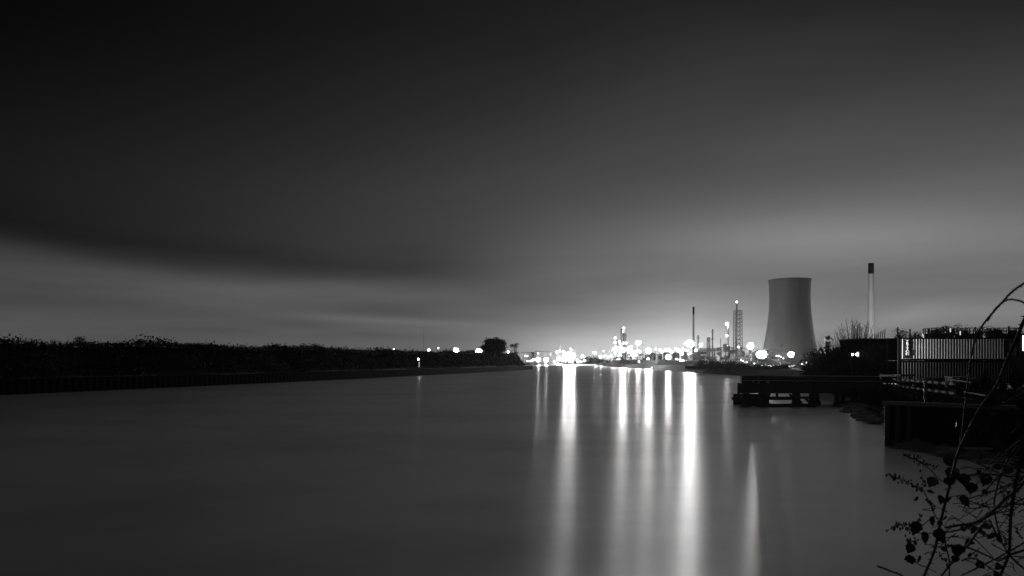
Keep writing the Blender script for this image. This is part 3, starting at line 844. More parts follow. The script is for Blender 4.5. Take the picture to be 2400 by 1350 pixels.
# curved shed and dark buildings at the tower's foot
d = 600
rt = thing('curved_shed', 'dark barrel roofed shed at the left foot of the cooling tower', 'building', (X(1808, d), d, LAND))
x0, x1 = X(1785, d), X(1836, d)
prof2 = [(x0 + (x1 - x0) * k / 12, Z(826, d) + (Z(817, d) - Z(826, d)) * math.sin(math.pi * k / 12)) for k in range(13)]
mb = MB(); vs = [(a, d, b) for a, b in prof2] + [(a, d + 25, b) for a, b in prof2]
mb.add(vs, [(k, k + 1, 14 + k, 13 + k) for k in range(12)] + [tuple(range(13)), tuple(range(25, 12, -1))])
obj('roof', mb, M['dark'], rt)
obj('wall', MB().box(x0 + .2, x1 - .2, d + .2, d + 24.8, LAND - .2, Z(826, d) - .003), M['grey'], rt)
shed(1838, 1960, 829, 640, M['dark'], 'long low dark building in front of the cooling tower\'s right foot', 20)
# unlit high mast
d = 430
rt = thing('high_mast', 'unlit mast with a dark square head in front of the cooling tower', 'light mast', (X(1831, d), d, LAND))
obj('pole', MB().tube([(X(1831.5, d), d, LAND), (X(1831.5, d), d, Z(810, d))], [.35, .2], 8), M['dark'], rt)
obj('head', MB().box(X(1828, d), X(1835, d), d - .5, d + .5, Z(812, d), Z(806, d)), M['dark'], rt)
# silo with gantry, drums, posts
d = 300
x = X(1938, d); r = 6 * d / F
rt = thing('silo', 'white banded silo with a dark hooded gantry on top', 'silo', (x, d, LAND))
for k, (a, b) in enumerate(((828, 818), (818, 809.5), (809.5, 800.5))):
    obj('ring', MB().lathe(x, d, [(r * (.85 if k == 0 else 1), Z(a, d) + .02), (r, Z(a, d) + .25), (r, Z(b, d) - .05), (r * .97, Z(b, d))], 20), M['white'], rt)
obj('cone_base', MB().lathe(x, d, [(r * .3, Z(840, d)), (r * .85, Z(828, d))], 16), M['pale'], rt)
for sx in (-1, 1):
    for sy in (-1, 1): obj('leg', MB().bar((x + sx * r * .95, d + sy * r * .95, LAND - .2), (x + sx * r * .95, d + sy * r * .95, Z(800, d)), .14), M['dark'], rt)
mb = MB()
for k in range(7):
    a = math.pi * k / 6
    mb.v.append((x - r * .9 * math.cos(a), d - 1, Z(796, d) + r * 1.35 * math.sin(a))); mb.v.append((x - r * .9 * math.cos(a), d + 1, Z(796, d) + r * 1.35 * math.sin(a)))
mb.f = [(2 * k, 2 * k + 1, 2 * k + 3, 2 * k + 2) for k in range(6)] + [tuple(range(0, 14, 2)), tuple(range(13, 0, -2))]
obj('hood', mb, M['dark'], rt)
obj('chute', MB().bar((x + r * .5, d, Z(786, d)), (x + r * 2.6, d, Z(798, d)), .3), M['dark'], rt)
for sx in (-.8, -.2, .3, .8): obj('post', MB().bar((x + r * sx, d, Z(800.5, d)), (x + r * sx, d, Z(793, d)), .22), M['dark'], rt)
for px, py, w, dd, lab in ((1919.5, 832.5, 9, 270, 'upper horizontal drum tank with a pale round end near the silo'), (1904, 844, 9.5, 255, 'lower horizontal drum tank with a pale round end above the rubble')):
    c0 = W(px, py, dd); r = w * dd / F / 2
    rt = thing('drum_tank', lab, 'tank', (c0.x, dd, LAND))
    obj('shell', MB().tube([c0 + Vector((0, .06, 0)), c0 + Vector((4.2, 7, 0))], r, 18), M['grey'], rt)
    obj('end_plate', MB().lathe(0, 0, [(r * .96, 0), (r * .96, .1), (r * .6, .32), (.05, .4)], 18), M['white'], rt)
    e = rt.children[-1]; e.data.transform(Matrix.Translation(c0 - Vector((c0.x, dd, LAND))) @ Matrix.Rotation(R(90), 4, 'X') @ Matrix.Translation(ORG[rt]))
    for s_ in (.4, .8): obj('saddle', MB().box(c0.x + 4.2 * s_ - .3, c0.x + 4.2 * s_ + .3, dd + 7 * s_ - .6, dd + 7 * s_ + .6, LAND - .2, c0.z - r * .6), M['dark'], rt)
d = 260
rt = thing('sign_post', 'dark sign board on a post in front of the drum tanks', 'sign', (X(1926, d), d, LAND))
obj('post', MB().bar((X(1927, d), d, LAND), (X(1927, d), d, Z(818, d)), .18), M['dark'], rt)
obj('board', MB().box(X(1920, d), X(1927, d), d - .06, d - .01, Z(820.5, d), Z(816.5, d)), M['dark'], rt)
# scrap and rubble heap
mb = MB()
for k in range(260):
    px = random.uniform(1850, 1912); dd = random.uniform(235, 262)
    yt = 869 - 13 * max(0, 1 - ((px - 1886) / 38) ** 2) * random.random()
    c0 = W(px, yt, dd); s_ = random.uniform(.2, .75)
    o_ = MB().box(-s_, s_, -s_ * .7, s_ * .7, -s_ * .5, s_ * .5)
    rm = Matrix.Rotation(random.uniform(0, 6), 3, 'Z') @ Matrix.Rotation(random.uniform(-.8, .8), 3, 'X')
    mb.add([c0 + rm @ Vector(q) for q in o_.v], o_.f)
solo('rubble', mb, M['rubble'], 'pale rubble and scrap heaped at the foot of the drum tanks', 'rubble', kind='stuff')
shed(1878, 1893, 862, 225, M['dark'], 'small dark hut below the rubble beside the right bank', 4, ground=1.6)
lamp_post(1890, 849, 4.5, 238, 'low', 'small round lamp above the left part of the rubble', ground=2)
lamp_post(1910, 859, 3.5, 232, 'mid', 'small sparkling lamp at the right end of the rubble', ground=2)

# bushes along the right bank
g = 'bushes along the right bank below the works'
for k in range(22):
    px = 1622 + k * 10.5 + random.uniform(-4, 4)
    dd = 262 - k * 3 + random.uniform(0, 30)
    yt = 843 + random.uniform(-7, 6) if px < 1745 else 853 + random.uniform(-3, 5)
    if px < 1640: yt += 8
    h = max(1.2, Z(yt, dd) - 1.4)
    bush((X(px, dd), dd, 1.4), random.uniform(4, 7), h, 'dark leafy bush in the row on the right bank below the works', g, n=420, spikes=12, leaf=.5)
# dense bushes behind the jetty
g = 'dark bushes behind the jetty'
for px, dd, w, yt in ((1925, 112, 5, 812), (1945, 108, 6, 795), (1965, 104, 6, 790), (1990, 100, 6, 794), (2012, 98, 6, 798), (2035, 95, 6, 800), (1930, 100, 5, 842), (1960, 96, 6, 835), (2000, 92, 6, 835), (2045, 90, 6, 832), (1905, 110, 4, 858), (1950, 88, 5, 800), (1975, 86, 5, 793), (1998, 84, 5, 797), (2022, 84, 4.5, 806), (2046, 85, 4, 826), (1985, 83, 4, 840)):
    bush((X(px, dd), dd, 2.0), w, Z(yt, dd) - 2.0, 'tall dark bush in the thicket between the jetty and the silo', g, n=1100, spikes=50, leaf=.33)
d = 92
bx = X(2012, d)
rt = thing('bare_tree', 'bare tree with a fan of upright branches in front of the tall chimney', 'tree', (bx, d, 2.2))
tk, cr = MB(), MB()
for k in range(46):
    u = random.uniform(-1, 1)
    a = Vector((bx + random.gauss(0, .35), d + random.gauss(0, .35), 2.0))
    top = Vector((bx + u * 2.6 + random.gauss(0, .15), d + random.gauss(0, 1.2), Z(random.uniform(744, 775) + 22 * u * u, d)))
    m1 = a.lerp(top, .45) + Vector((u * .55, 0, .2))
    tk.tube([a, m1, m1.lerp(top, .6) + Vector((random.gauss(0, .08), 0, 0)), top], [.075, .05, .028, .010], 4, caps=False)
    for q in range(7):
        f = random.uniform(.25, .97)
        b = m1.lerp(top, f)
        e = b + Vector((random.gauss(0, .32), random.gauss(0, .3), random.uniform(.25, .9)))
        tk.tube([b, b.lerp(e, .5) + Vector((random.gauss(0, .05), 0, 0)), e], [.022, .014, .007], 3, caps=False)
        if random.random() < .25: cr.card(e, random.uniform(.08, .2), .7)
obj('trunk', tk, M['bark'], rt); obj('leaf_tuft', cr, M['foliage'], rt)
g = 'bare trees behind the roof tanks'
for px, yt in ((2104, 785), (2120, 772), (2150, 775), (2196, 768), (2216, 766), (2240, 764), (2262, 763), (2285, 766), (2308, 769)):
    dd = 190 + random.uniform(-8, 8)
    tree('far_tree', (X(px, dd), dd, 2.4), Z(yt, dd) - 2.4, 'bare twiggy tree in the row rising behind the railed tanks', 'tree', g, leaf=.32, nleaf=12, depth=5, spread=.40, r=.22, clump=.45, flat=.85)

g = 'low bushes on the shore beside the jetty'
for k in range(12):
    u = k / 11
    xx, yy = 31.5 + 10.5 * u + random.uniform(-.4, .4), 57.5 + 36 * u
    bush((xx + 1.2, yy, .7), random.uniform(2.6, 3.6), random.uniform(1.6, 2.3), 'low dark bush on the shore between the jetty and the quay', g, n=360, spikes=10, leaf=.3)
# ------------------------------------------------------------------ container yard
def corrug(mb, x0, x1, y, z0, z1, pitch=.32, dep=.055, gaps=()):
    """ribbed sheet facing -y"""
    xs = []; xx = x0
    while xx < x1 - .02:
        skip = any(a <= xx <= b for a, b in gaps)
        for u, q in ((0, 0), (.30, 0), (.48, 1), (.82, 1)):
            if xx + u * pitch < x1: xs.append((xx + u * pitch, 0 if skip else q))
        xx += pitch
    xs.append((x1, 0))
    n0 = len(mb.v)
    for a, q in xs:
        for z in (z0, z1): mb.v.append((a, y + q * dep, z))
    for k in range(len(xs) - 1): mb.f.append((n0 + 2 * k, n0 + 2 * k + 2, n0 + 2 * k + 3, n0 + 2 * k + 1))
def container(x0, L, y, z0, label, m, h=2.59, gaps=(), posts=True):
    rt = thing('shipping_container', label, 'container', (x0 + L / 2, y, z0))
    x1, z1, yb = x0 + L, z0 + h, y + 2.44
    mb = MB(); corrug(mb, x0 + .16, x1 - .16, y + .004, z0 + .2, z1 - .16, gaps=gaps)
    obj('side_panel', mb, m, rt)
    fr = MB()
    fr.box(x0 + .16, x1 - .16, y, y + .12, z0 + .003, z0 + .2).box(x0 + .16, x1 - .16, y, y + .1, z1 - .16, z1)
    for a in (x0, x1 - .16): fr.box(a, a + .16, y - .003, y + .16, z0 + .002, z1 + .002).box(a, a + .16, yb - .16, yb, z0 + .002, z1 + .002)
    fr.box(x0 + .16, x1 - .16, yb - .1, yb, z0 + .01, z0 + .2).box(x0 + .16, x1 - .16, yb - .1, yb, z1 - .16, z1)
    obj('frame', fr, M['black'], rt)
    obj('roof', MB().box(x0 + .1, x1 - .1, y + .1, yb - .1, z1 - .06, z1 - .02), m, rt)
    for a in (x0 + .03, x1 - .07): obj('end_panel', MB().box(a, a + .04, y + .16, yb - .16, z0 + .1, z1 - .1), M['black'], rt)  # frame and ends coloured near-black to stand in for shade
    obj('back_panel', MB().box(x0 + .16, x1 - .16, yb - .07, yb - .03, z0 + .2, z1 - .16), m, rt)
    return rt
YC = 78.0
xl = X(2105, YC)
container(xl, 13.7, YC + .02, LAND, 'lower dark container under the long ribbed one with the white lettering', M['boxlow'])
up = container(xl, 13.72, YC, LAND + 2.6, 'upper ribbed container with white vertical lettering at its left end', M['box'], 2.62, gaps=((xl + .7, xl + 1.3), (xl + 12.0, xl + 12.6)))
obj('letter_panel', MB().box(xl + .72, xl + 1.42, YC - .002, YC + .02, LAND + 2.85, LAND + 5.0), M['boxlow'], up)
fc = bpy.data.curves.new('lettering', 'FONT'); fc.body = "T\nR\nI\nT\nO\nN"; fc.size = .40; fc.space_line = .72; fc.align_x = 'CENTER'; fc.extrude = .006; fc.offset = .012
fo = bpy.data.objects.new('lettering', fc); COL.objects.link(fo)
fo.matrix_world = Matrix.Translation((xl + 1.07, YC - .012, LAND + 4.66)) @ Matrix.Rotation(R(90), 4, 'X') @ Matrix.Diagonal((1.25, 1, 1, 1))
bpy.context.view_layer.update()
me = bpy.data.meshes.new_from_object(fo.evaluated_get(bpy.context.evaluated_depsgraph_get()))
me.transform(fo.matrix_world); me.transform(Matrix.Translation(-ORG[up]))
bpy.data.objects.remove(fo)
me.materials.clear(); me.materials.append(M['letter'])
link(bpy.data.objects.new('lettering', me), up)
obj('lock_plate', MB().box(xl + 12.05, xl + 12.62, YC - .012, YC + .02, LAND + 2.9, LAND + 5.0), M['boxlow'], up)
# dark shed / stacked box with scaffold tubes left of the containers
d = 88
x0, x1 = X(2012, d), X(2081, d)
rt = thing('dark_shed', 'dark flat roofed cabin stack between the bare tree and the ribbed container', 'cabin', ((x0 + x1) / 2, d, LAND))
obj('wall', MB().box(x0, x1, d, d + 5, LAND - .2, Z(796, d)), M['soot'], rt)
obj('roof', MB().box(x0 - .1, x1 + .1, d - .1, d + 5.1, Z(796, d) + .003, Z(795, d) + .1), M['dark'], rt)
obj('door', MB().box(x0 + 1.0, x0 + 1.9, d - .05, d - .004, LAND, LAND + 2.1), M['dark'], rt)
obj('panel', MB().box(X(2061, d), X(2076, d), d - .05, d - .004, Z(819, d), Z(808, d)), M['boxlow'], rt)
g = 'scaffold tubes on the dark cabin'
for k, (px, yt) in enumerate(((2046, 787), (2050, 783), (2055, 781), (2060, 783), (2064, 779), (2069, 776), (2074, 774), (2079, 771))):
    a = Vector((X(px - 1.5, d), d + .5, Z(795, d) + .1)); b = Vector((X(px + .6, d), d + .5, Z(yt, d)))
    solo('scaffold_tube', MB().tube([a, b], .05, 6), M['dark'], 'dark tube leaning upright on the roof of the dark cabin', 'tube', group=g)
g = 'thin posts behind the ribbed container'
for px, yt in ((2104, 767), (2133, 771), (2145, 780), (2178, 770)):
    solo('steel_post', MB().tube([(X(px, 86), 86, LAND), (X(px, 86), 86, Z(yt, 86))], .085, 6), M['dark'], 'thin dark post standing above the roof of the ribbed container', 'post', group=g)
# railed tanks behind the containers
def roof_tank(pa, pb, yt, d, label, extra=True):
    x0, x1 = X(pa, d), X(pb, d); cx, r = (x0 + x1) / 2, (x1 - x0) / 2; z = Z(yt, d)
    rt = thing('railed_tank', label, 'tank', (cx, d + r, LAND))
    obj('shell', MB().lathe(cx, d + r, [(r, LAND - .2), (r, z - .3), (r * 1.03, z - .29), (r * 1.03, z)], 32), M['dark'], rt)
    rl = MB(); n = 22; hr = 13 * d / F
    pts = [(cx + r * math.cos(2 * math.pi * k / n), d + r + r * math.sin(2 * math.pi * k / n)) for k in range(n)]
    for k in range(n):
        a, b = pts[k], pts[(k + 1) % n]
        rl.bar((*a, z), (*a, z + hr), .07)
        for q in (.5, 1): rl.bar((*a, z + hr * q), (*b, z + hr * q), .06)
    obj('guard_rail', rl, M['dark'], rt)
    obj('hatch', MB().box(cx - r * .7, cx - r * .4, d + r * .3, d + r * .8, z, z + .55), M['dark'], rt)
    obj('vent', MB().lathe(cx + r * .35, d + r * .6, [(.10, z), (.10, z + .9), (.16, z + .95), (.16, z + 1.05)], 10), M['dark'], rt)
    obj('motor_box', MB().box(cx + r * .62, cx + r * .9, d + r * .5, d + r * .9, z, z + .5), M['dark'], rt)
roof_tank(2187, 2250, 781, 105, 'leftmost of the three dark railed tanks behind the ribbed container')
roof_tank(2257, 2318, 781.5, 105, 'middle one of the three dark railed tanks behind the ribbed container')
roof_tank(2337, 2398, 781, 98, 'rightmost of the three dark railed tanks behind the ribbed container')
for px, py, lab in ((2223, 774, 'white vertical lamp tube on the leftmost railed tank'), (2246, 781, 'small lamp on the right edge of the leftmost railed tank')):
    c0 = W(px, py, 104)
    solo('tube_lamp', MB().box(c0.x - .05, c0.x + .05, 103.5, 103.6, c0.z - .3, c0.z + .3), glow('tube_light', .8), lab, 'lamp')
# cabin at the right edge, its lit wall imitated by a glowing patch
d = 96
rt = thing('lit_cabin', 'cabin at the right edge with a bright glowing patch', 'cabin', (X(2420, d), d, LAND))
obj('wall', MB().box(X(2390, d), X(2460, d), d + .1, d + 4, LAND - .2, Z(783, d)), M['dark'], rt)
obj('roof', MB().box(X(2388, d), X(2462, d), d - .2, d + 4.2, Z(783, d) + .003, Z(781, d)), M['dark'], rt)
obj('patch', MB().box(X(2398, d), X(2430, d), d + .03, d + .097, Z(822, d), Z(786, d)), glow('wall_glow', 2.5), rt)

# clutter in the yard before the containers
random.seed(5)
g = 'stacked planks and pallets before the containers'
for px, py, w, dd, lab in ((2200, 870, 52, 62, 'flat stack of pale boards lying before the lower container'), (2150, 880, 60, 56, 'long low heap of boards behind the striped barrier'), (2250, 866, 44, 64, 'slatted pallet stack leaning before the ribbed container'),
                           (2310, 874, 50, 58, 'dark stack of boards at the right end of the containers')):
    c0 = W(px, py, dd); hw = w * dd / F / 2
    rt = thing('board_stack', lab, 'timber stack', (c0.x, dd, LAND), g)
    for k in range(6):
        z = LAND + .18 * k
        s_ = random.uniform(.75, 1)
        obj('board', MB().box(c0.x - hw * s_, c0.x + hw * random.uniform(.75, 1), dd + random.uniform(-.1, .1), dd + 1.2, z + .06, z + .17), M['timber'] if k < 4 else M['wet'], rt)
        obj('batten', MB().box(c0.x - hw * .6, c0.x - hw * .5, dd + .1, dd + 1, z - .02, z + .057).box(c0.x + hw * .5, c0.x + hw * .6, dd + .1, dd + 1, z - .02, z + .057), M['timber'], rt)
mb = MB()
for k in range(1400):
    px = random.uniform(2075, 2400); dd = random.uniform(40, 66)
    xx = X(px, dd)
    if xx < 24 + (dd - 40) * .45: continue
    mb.card((xx, dd, LAND + random.uniform(.02, .35)), random.uniform(.15, .5), random.uniform(.15, .6))
solo('undergrowth', mb, M['grass'], 'tangle of weeds and litter over the yard behind the quay', 'undergrowth', kind='stuff')

# ------------------------------------------------------------------ jetty
dj = 73.0
x0, x1 = X(1735, dj), X(2072, dj)
rt = thing('jetty', 'dark timber jetty on piles reaching out from the right bank', 'jetty', ((x0 + x1) / 2, dj, 0))
xb = X(1737, dj + 5.5)
def slab(z0, z1, ya, yb, xa_, xb_): 
    q = [(xa_, ya), (x1 + 1, ya), (x1 + 1, yb), (xb_, yb)]
    return MB().add([(a, b, z0) for a, b in q] + [(a, b, z1) for a, b in q], [(3, 2, 1, 0), (4, 5, 6, 7), (0, 1, 5, 4), (1, 2, 6, 5), (2, 3, 7, 6), (3, 0, 4, 7)])
obj('deck', slab(2.15, 2.45, dj, dj + 5.5, x0, xb), M['timber'], rt)
obj('fascia', MB().box(x0 - .2, x1 + 1, dj - .25, dj - .003, 1.5, 2.5), M['timber'], rt)
obj('end_beam', MB().bar((x0 - .16, dj, 2.0), (xb - .16, dj + 5.5, 2.0), .26, .95), M['timber'], rt)
for k in range(3): obj('rubbing_post', MB().bar((x0 - .33 + k * 4.1, dj - .36, .9), (x0 - .30 + k * 4.1, dj - .36, 2.62 + .06 * k), .2), M['timber'], rt)
for px, yy in ((1746, .4), (1783, .4), (1862, .4), (1902, .4), (1962, .4), (1752, 4.6), (1795, 4.6), (1870, 4.6), (1915, 4.6), (1975, 4.6)):
    xx = X(px, dj + yy); lean = random.uniform(-.1, .1)
    obj('pile', MB().tube([(xx + lean, dj + yy, -2), (xx + lean, dj + yy, .35), (xx, dj + yy, .5), (xx, dj + yy, 2.14)], [.4, .4, .27, .25], 10), M['timber'], rt)
for a, b in (((1745, 930), (1785, 935)), ((1790, 940), (1805, 923)), ((1783, 950), (1745, 935)), ((1862, 935), (1850, 924)), ((1866, 935), (1880, 950)), ((1783, 924), (1800, 938)), ((1902, 950), (1885, 930))):
    obj('brace', MB().bar(W(*a, dj + .4), W(*b, dj + .4), .2), M['timber'], rt)
obj('low_beam', MB().box(X(1745, dj), X(1905, dj), dj + .9, dj + 1.25, .85, 1.1).box(X(1783, dj), X(1905, dj), dj + .7, dj + 1.2, -.1, .35).box(X(1745, dj), X(1905, dj), dj + 4.0, dj + 4.4, .55, .85), M['timber'], rt)
obj('light_baffle', MB().box(X(1751, dj), X(1840, dj), dj + 4.45, dj + 4.6, -.2, 1.24), M['timber'], rt)  # added board, keeps the floodlight from reflecting in water close to the jetty
gr = MB()
for z in (2.87, 3.42):
    gr.tube([(x0 + .1, dj + .1, z), (x1 - .2, dj + .1, z - .12)], .035, 6)
obj('guard_rail', gr, M['rubble'], rt)
for k in range(9):
    xx = x0 + .1 + (x1 - x0 - .4) * k / 8
    obj('rail_post', MB().tube([(xx, dj + .1, 2.45), (xx, dj + .1, 3.42 - .12 * k / 8)], .035, 6), M['steel'], rt)
obj('toe_board', MB().box(x0 + .2, x1, dj + .16, dj + .2, 2.46, 3.3), M['timber'], rt)
bk = MB().box(xb + .1, xb + 4.8, dj + 4.9, dj + 5.0, 2.46, 3.35)
obj('screen', bk, M['timber'], rt)
xx = X(1868, dj)
rg = MB()
pts = [(xx + .3 * math.cos(k * .3307), dj - .02, 2.95 + .3 * math.sin(k * .3307)) for k in range(20)]
rg.tube(pts, .045, 6)
solo('lifebuoy', rg, M['pale'], 'ring hanging on the middle of the jetty rail', 'lifebuoy')
for px, w, lab in ((1766, 4, 'leftmost small white plate fixed to the jetty screen'), (1779, 4.5, 'round white plate on the jetty screen'), (1801, 7, 'widest white plate on the jetty screen')):
    c0 = W(px, 896, dj)
    solo('reflector_plate', MB().box(c0.x - w * .022, c0.x + w * .022, dj + .09, dj + .15, c0.z - .1, c0.z + .1), glow('reflector_' + str(px), .30) if False else M['rope'], lab, 'plate')
mb = MB().bar((X(1890, dj), dj + .05, 2.5), (X(1901, dj), dj + .05, 3.2), .06).bar((X(1945, dj), dj + .05, 2.5), (X(1953, dj), dj + .05, 3.1), .06)
solo('boat_hook', mb, M['steel'], 'slanting poles leaning on the right half of the jetty rail', 'pole')
# floodlight beside the bushes that lights the container side
c0 = W(1998, 831, 77.85)
rt = thing('yard_light', 'small bright yard light on a pole in front of the dark bushes', 'lamp post', (c0.x, c0.y, LAND))
obj('pole', MB().tube([(c0.x, c0.y + .2, LAND - .6), (c0.x, c0.y + .2, c0.z + .1)], .05, 6), M['dark'], rt)
obj('lamp', MB().ball(c0, .14, 10, 6), G['mid'], rt, smooth_=True)
obj('hood', MB().box(c0.x - .3, c0.x - .2, c0.y - .25, c0.y + .3, c0.z - .3, c0.z + .3), M['dark'], rt)
sl = bpy.data.lights.new('yard_beam', 'SPOT'); sl.energy = 30000; sl.spot_size = R(120); sl.spot_blend = .6; sl.shadow_soft_size = .015
so = bpy.data.objects.new('yard_beam', sl); COL.objects.link(so); so.parent = rt
so.location = (.25, -.1, c0.z - LAND)
obj('light_flag', MB().box(c0.x + .31, c0.x + .72, c0.y - .065, c0.y - .06, c0.z - .25, c0.z + .3), M['black'], rt)  # added flag that keeps the beam off the container's left end
so.rotation_euler = Vector((14, -7, 1.0)).to_track_quat('-Z', 'Y').to_euler()

# ------------------------------------------------------------------ quay
qa, qb = Vector((21.9, 40.0, 0)), Vector((28.5, 34.0, 0))
dq = (qb - qa).normalized(); nq = Vector((-dq.y, dq.x, 0))     # nq points away from the camera
rt = thing('quay', 'dark concrete quay with timber fenders at the water\'s right edge', 'quay', (qa.x, qa.y, 0))
QT = 2.46
pts = [qa, qb + dq * 6, qb + dq * 6 + nq * 9, qa + nq * 14 + Vector((5, 0, 0))]
mb = MB(); n = 4
mb.v = [(q.x, q.y, -1) for q in pts] + [(q.x, q.y, QT) for q in pts]
mb.f = [(0, 1, 5, 4), (1, 2, 6, 5), (2, 3, 7, 6), (3, 0, 4, 7), (4, 5, 6, 7)]
obj('wall', mb, M['pile'], rt)
obj('coping', MB().bar(qa - dq * .1 - nq * .08 + Vector((0, 0, QT + .06)), qb + dq * 6 - nq * .08 + Vector((0, 0, QT + .06)), .5, .22), M['concrete'], rt)
for k in range(3):
    q = qa + dq * (.12 + k * .55) - nq * .2
    obj('fender_pile', MB().tube([q + Vector((0, 0, -1.5)), q + Vector((.03 * k, 0, QT - .08))], .15, 8), M['timber'], rt)
# guard posts with chains
for s_, lab in ((1.9, 'left slim upright on the quay edge behind no leaves'), (5.0, 'middle slim upright on the quay edge'), (8.0, 'right slim upright on the quay edge among bramble canes')):
    q = qa + dq * s_ + nq * .5
    lab = {1.9: 'slim grey upright standing alone at the left end of the quay edge', 5.0: 'slim grey upright in the middle of the quay edge', 8.0: 'slim grey upright on the quay edge among bramble canes'}[s_]
    solo('guard_post', MB().tube([q + Vector((0, 0, QT)), q + Vector((0, 0, QT + 1.35))], .05, 8), M['steel'], lab, 'post')
# striped barrier of bands
a0, b0 = Vector((X(2093, 60), 60, 0)), Vector((X(2241, 40), 40, 0))
rt = thing('striped_barrier', 'long double rail barrier with alternating white and black bands', 'barrier', (a0.x, a0.y, LAND))
nb = 11
for name, z in (('upper_rail', (3.36, 3.62)), ('lower_rail', (2.82, 3.06))):
    rail = obj(name, MB().bar(a0 + Vector((0, 0, z[0])), b0 + Vector((0, 0, z[1])), .05, .15), M['black'], rt)
    for k in range(nb):
        u0, u1 = (k + .22) / nb, (k + random.uniform(.66, .76)) / nb
        za, zb_ = z[0] + (z[1] - z[0]) * u0, z[0] + (z[1] - z[0]) * u1
        obj('white_band', MB().bar(a0.lerp(b0, u0) + Vector((0, 0, za)), a0.lerp(b0, u1) + Vector((0, 0, zb_)), .058, .158), M['rope'], rail)
for k in range(nb + 1):
    q = a0.lerp(b0, min(1, (k - .03) / nb) if k else 0) + Vector((.06, .03, 0))
    obj('post', MB().bar(q + Vector((0, 0, LAND - .3)), q + Vector((0, 0, 3.45 + .26 * k / nb)), .09), M['dark'], rt)
for pa, pb, da, db, lab in (((2220, 889), (2277, 896.5), 43, 39, 'bright upper length of handrail right of the striped barrier'), ((2222, 913), (2242, 917), 42, 41, 'short bright rail end between the bands of the striped barrier'), ((2260, 919), (2321, 929), 40, 36, 'long grey handrail length behind the bramble leaves'), ((2234, 931), (2282, 936), 40, 38, 'low grey rail length near the quay edge')):
    p0, p1 = W(*pa, da), W(*pb, db)
    r2 = thing('handrail', lab, 'handrail', (p0.x, p0.y, LAND))
    obj('rail', MB().tube([p0, p1], .045, 6), M['white'], r2)
    for u in (.1, .9):
        q = p0.lerp(p1, u); obj('post', MB().tube([(q.x, q.y, LAND - .2), (q.x, q.y, q.z - .04)], .035, 6), M['steel'], r2)
c0 = W(2065.5, 880, 66)
rt = thing('marker_post', 'small white capped marker post where the jetty meets the bank', 'post', (c0.x, 66, 1.8))
obj('pole', MB().lathe(c0.x, 66, [(.07, 1.8), (.07, c0.z - .15)], 8), M['dark'], rt)
obj('cap', MB().lathe(c0.x, 66, [(.17, c0.z - .149), (.17, c0.z + .14), (.06, c0.z + .2)], 10), M['pale'], rt)
p0, p1 = W(2080, 880, 62), W(2128, 880, 58)
rt = thing('gangway', 'pale ridged gangway leading from the yard down to the jetty', 'gangway', (p0.x, p0.y, LAND))
obj('deck', MB().bar(p0, p1, 1.2, .18), M['steel'], rt)
for u in (.02, .5, .98):
    q = p0.lerp(p1, u); obj('leg', MB().bar((q.x, q.y - .4, 1.6), (q.x, q.y - .4, q.z - .1), .09), M['steel'], rt)
obj('brace', MB().bar((p0.x - .8, p0.y, 2.2), (p0.x + .7, p0.y, 3.6), .14), M['dark'], rt)

# muddy foreshore with driftwood in front of the quay
mb = MB(); n = 18
P0 = [(21.4, 39.2), (21.6, 36), (21.3, 33), (21.5, 29), (21, 25), (20, 20)]
Q0 = [(22.3, 40.2), (25.5, 37.5), (28, 35), (31, 31), (33, 27), (33, 20)]
for k in range(40):
    u = k / 39 * (len(P0) - 1); i = min(int(u), len(P0) - 2); f = u - i
    a = Vector((*P0[i], 0)).lerp(Vector((*P0[i + 1], 0)), f); b = Vector((*Q0[i], 0)).lerp(Vector((*Q0[i + 1], 0)), f)
    for j in range(9):
        q = a.lerp(b, j / 8); mb.v.append((q.x + random.gauss(0, .12), q.y, -.12 + .9 * (j / 8) ** 1.3 + random.gauss(0, .05)))
for k in range(39):
    for j in range(8): mb.f.append((k * 9 + j, (k + 1) * 9 + j, (k + 1) * 9 + j + 1, k * 9 + j + 1))
o = obj('foreshore', mb, M['mud'], smooth_=True); o['kind'] = 'structure'
g = 'driftwood poles on the foreshore'
for k in range(9):
    u = random.uniform(.1, .9); dd = random.uniform(24, 36); xx = random.uniform(21.3, 25)
    a = Vector((xx, dd, .35)); ang = random.uniform(-.5, .3); L = random.uniform(2, 5)
    b = a + Vector((math.cos(ang) * L, math.sin(ang) * L, random.uniform(-.1, .3)))
    solo('driftwood_pole', MB().tube([a, a.lerp(b, .5) + Vector((0, .1, .05)), b], [.1, .12, .07], 7), M['wet'], 'wet pole lying on the mud below the quay', 'driftwood', group=g)
c0 = W(2070, 988, 54)
mb = MB()
for k in range(220):
    u = random.random(); q = Vector((29.0, 54, 0)).lerp(Vector((35, 70, 0)), u)
    s_ = random.uniform(.1, .4)
    mb.ball((q.x + random.gauss(0, .5), q.y + random.gauss(0, .5), random.uniform(-.05, .25)), s_, 6, 4, (1.2, 1, .6))
solo('stones', mb, M['mud'], 'dark stones along the shore between jetty and quay', 'stones', kind='stuff')

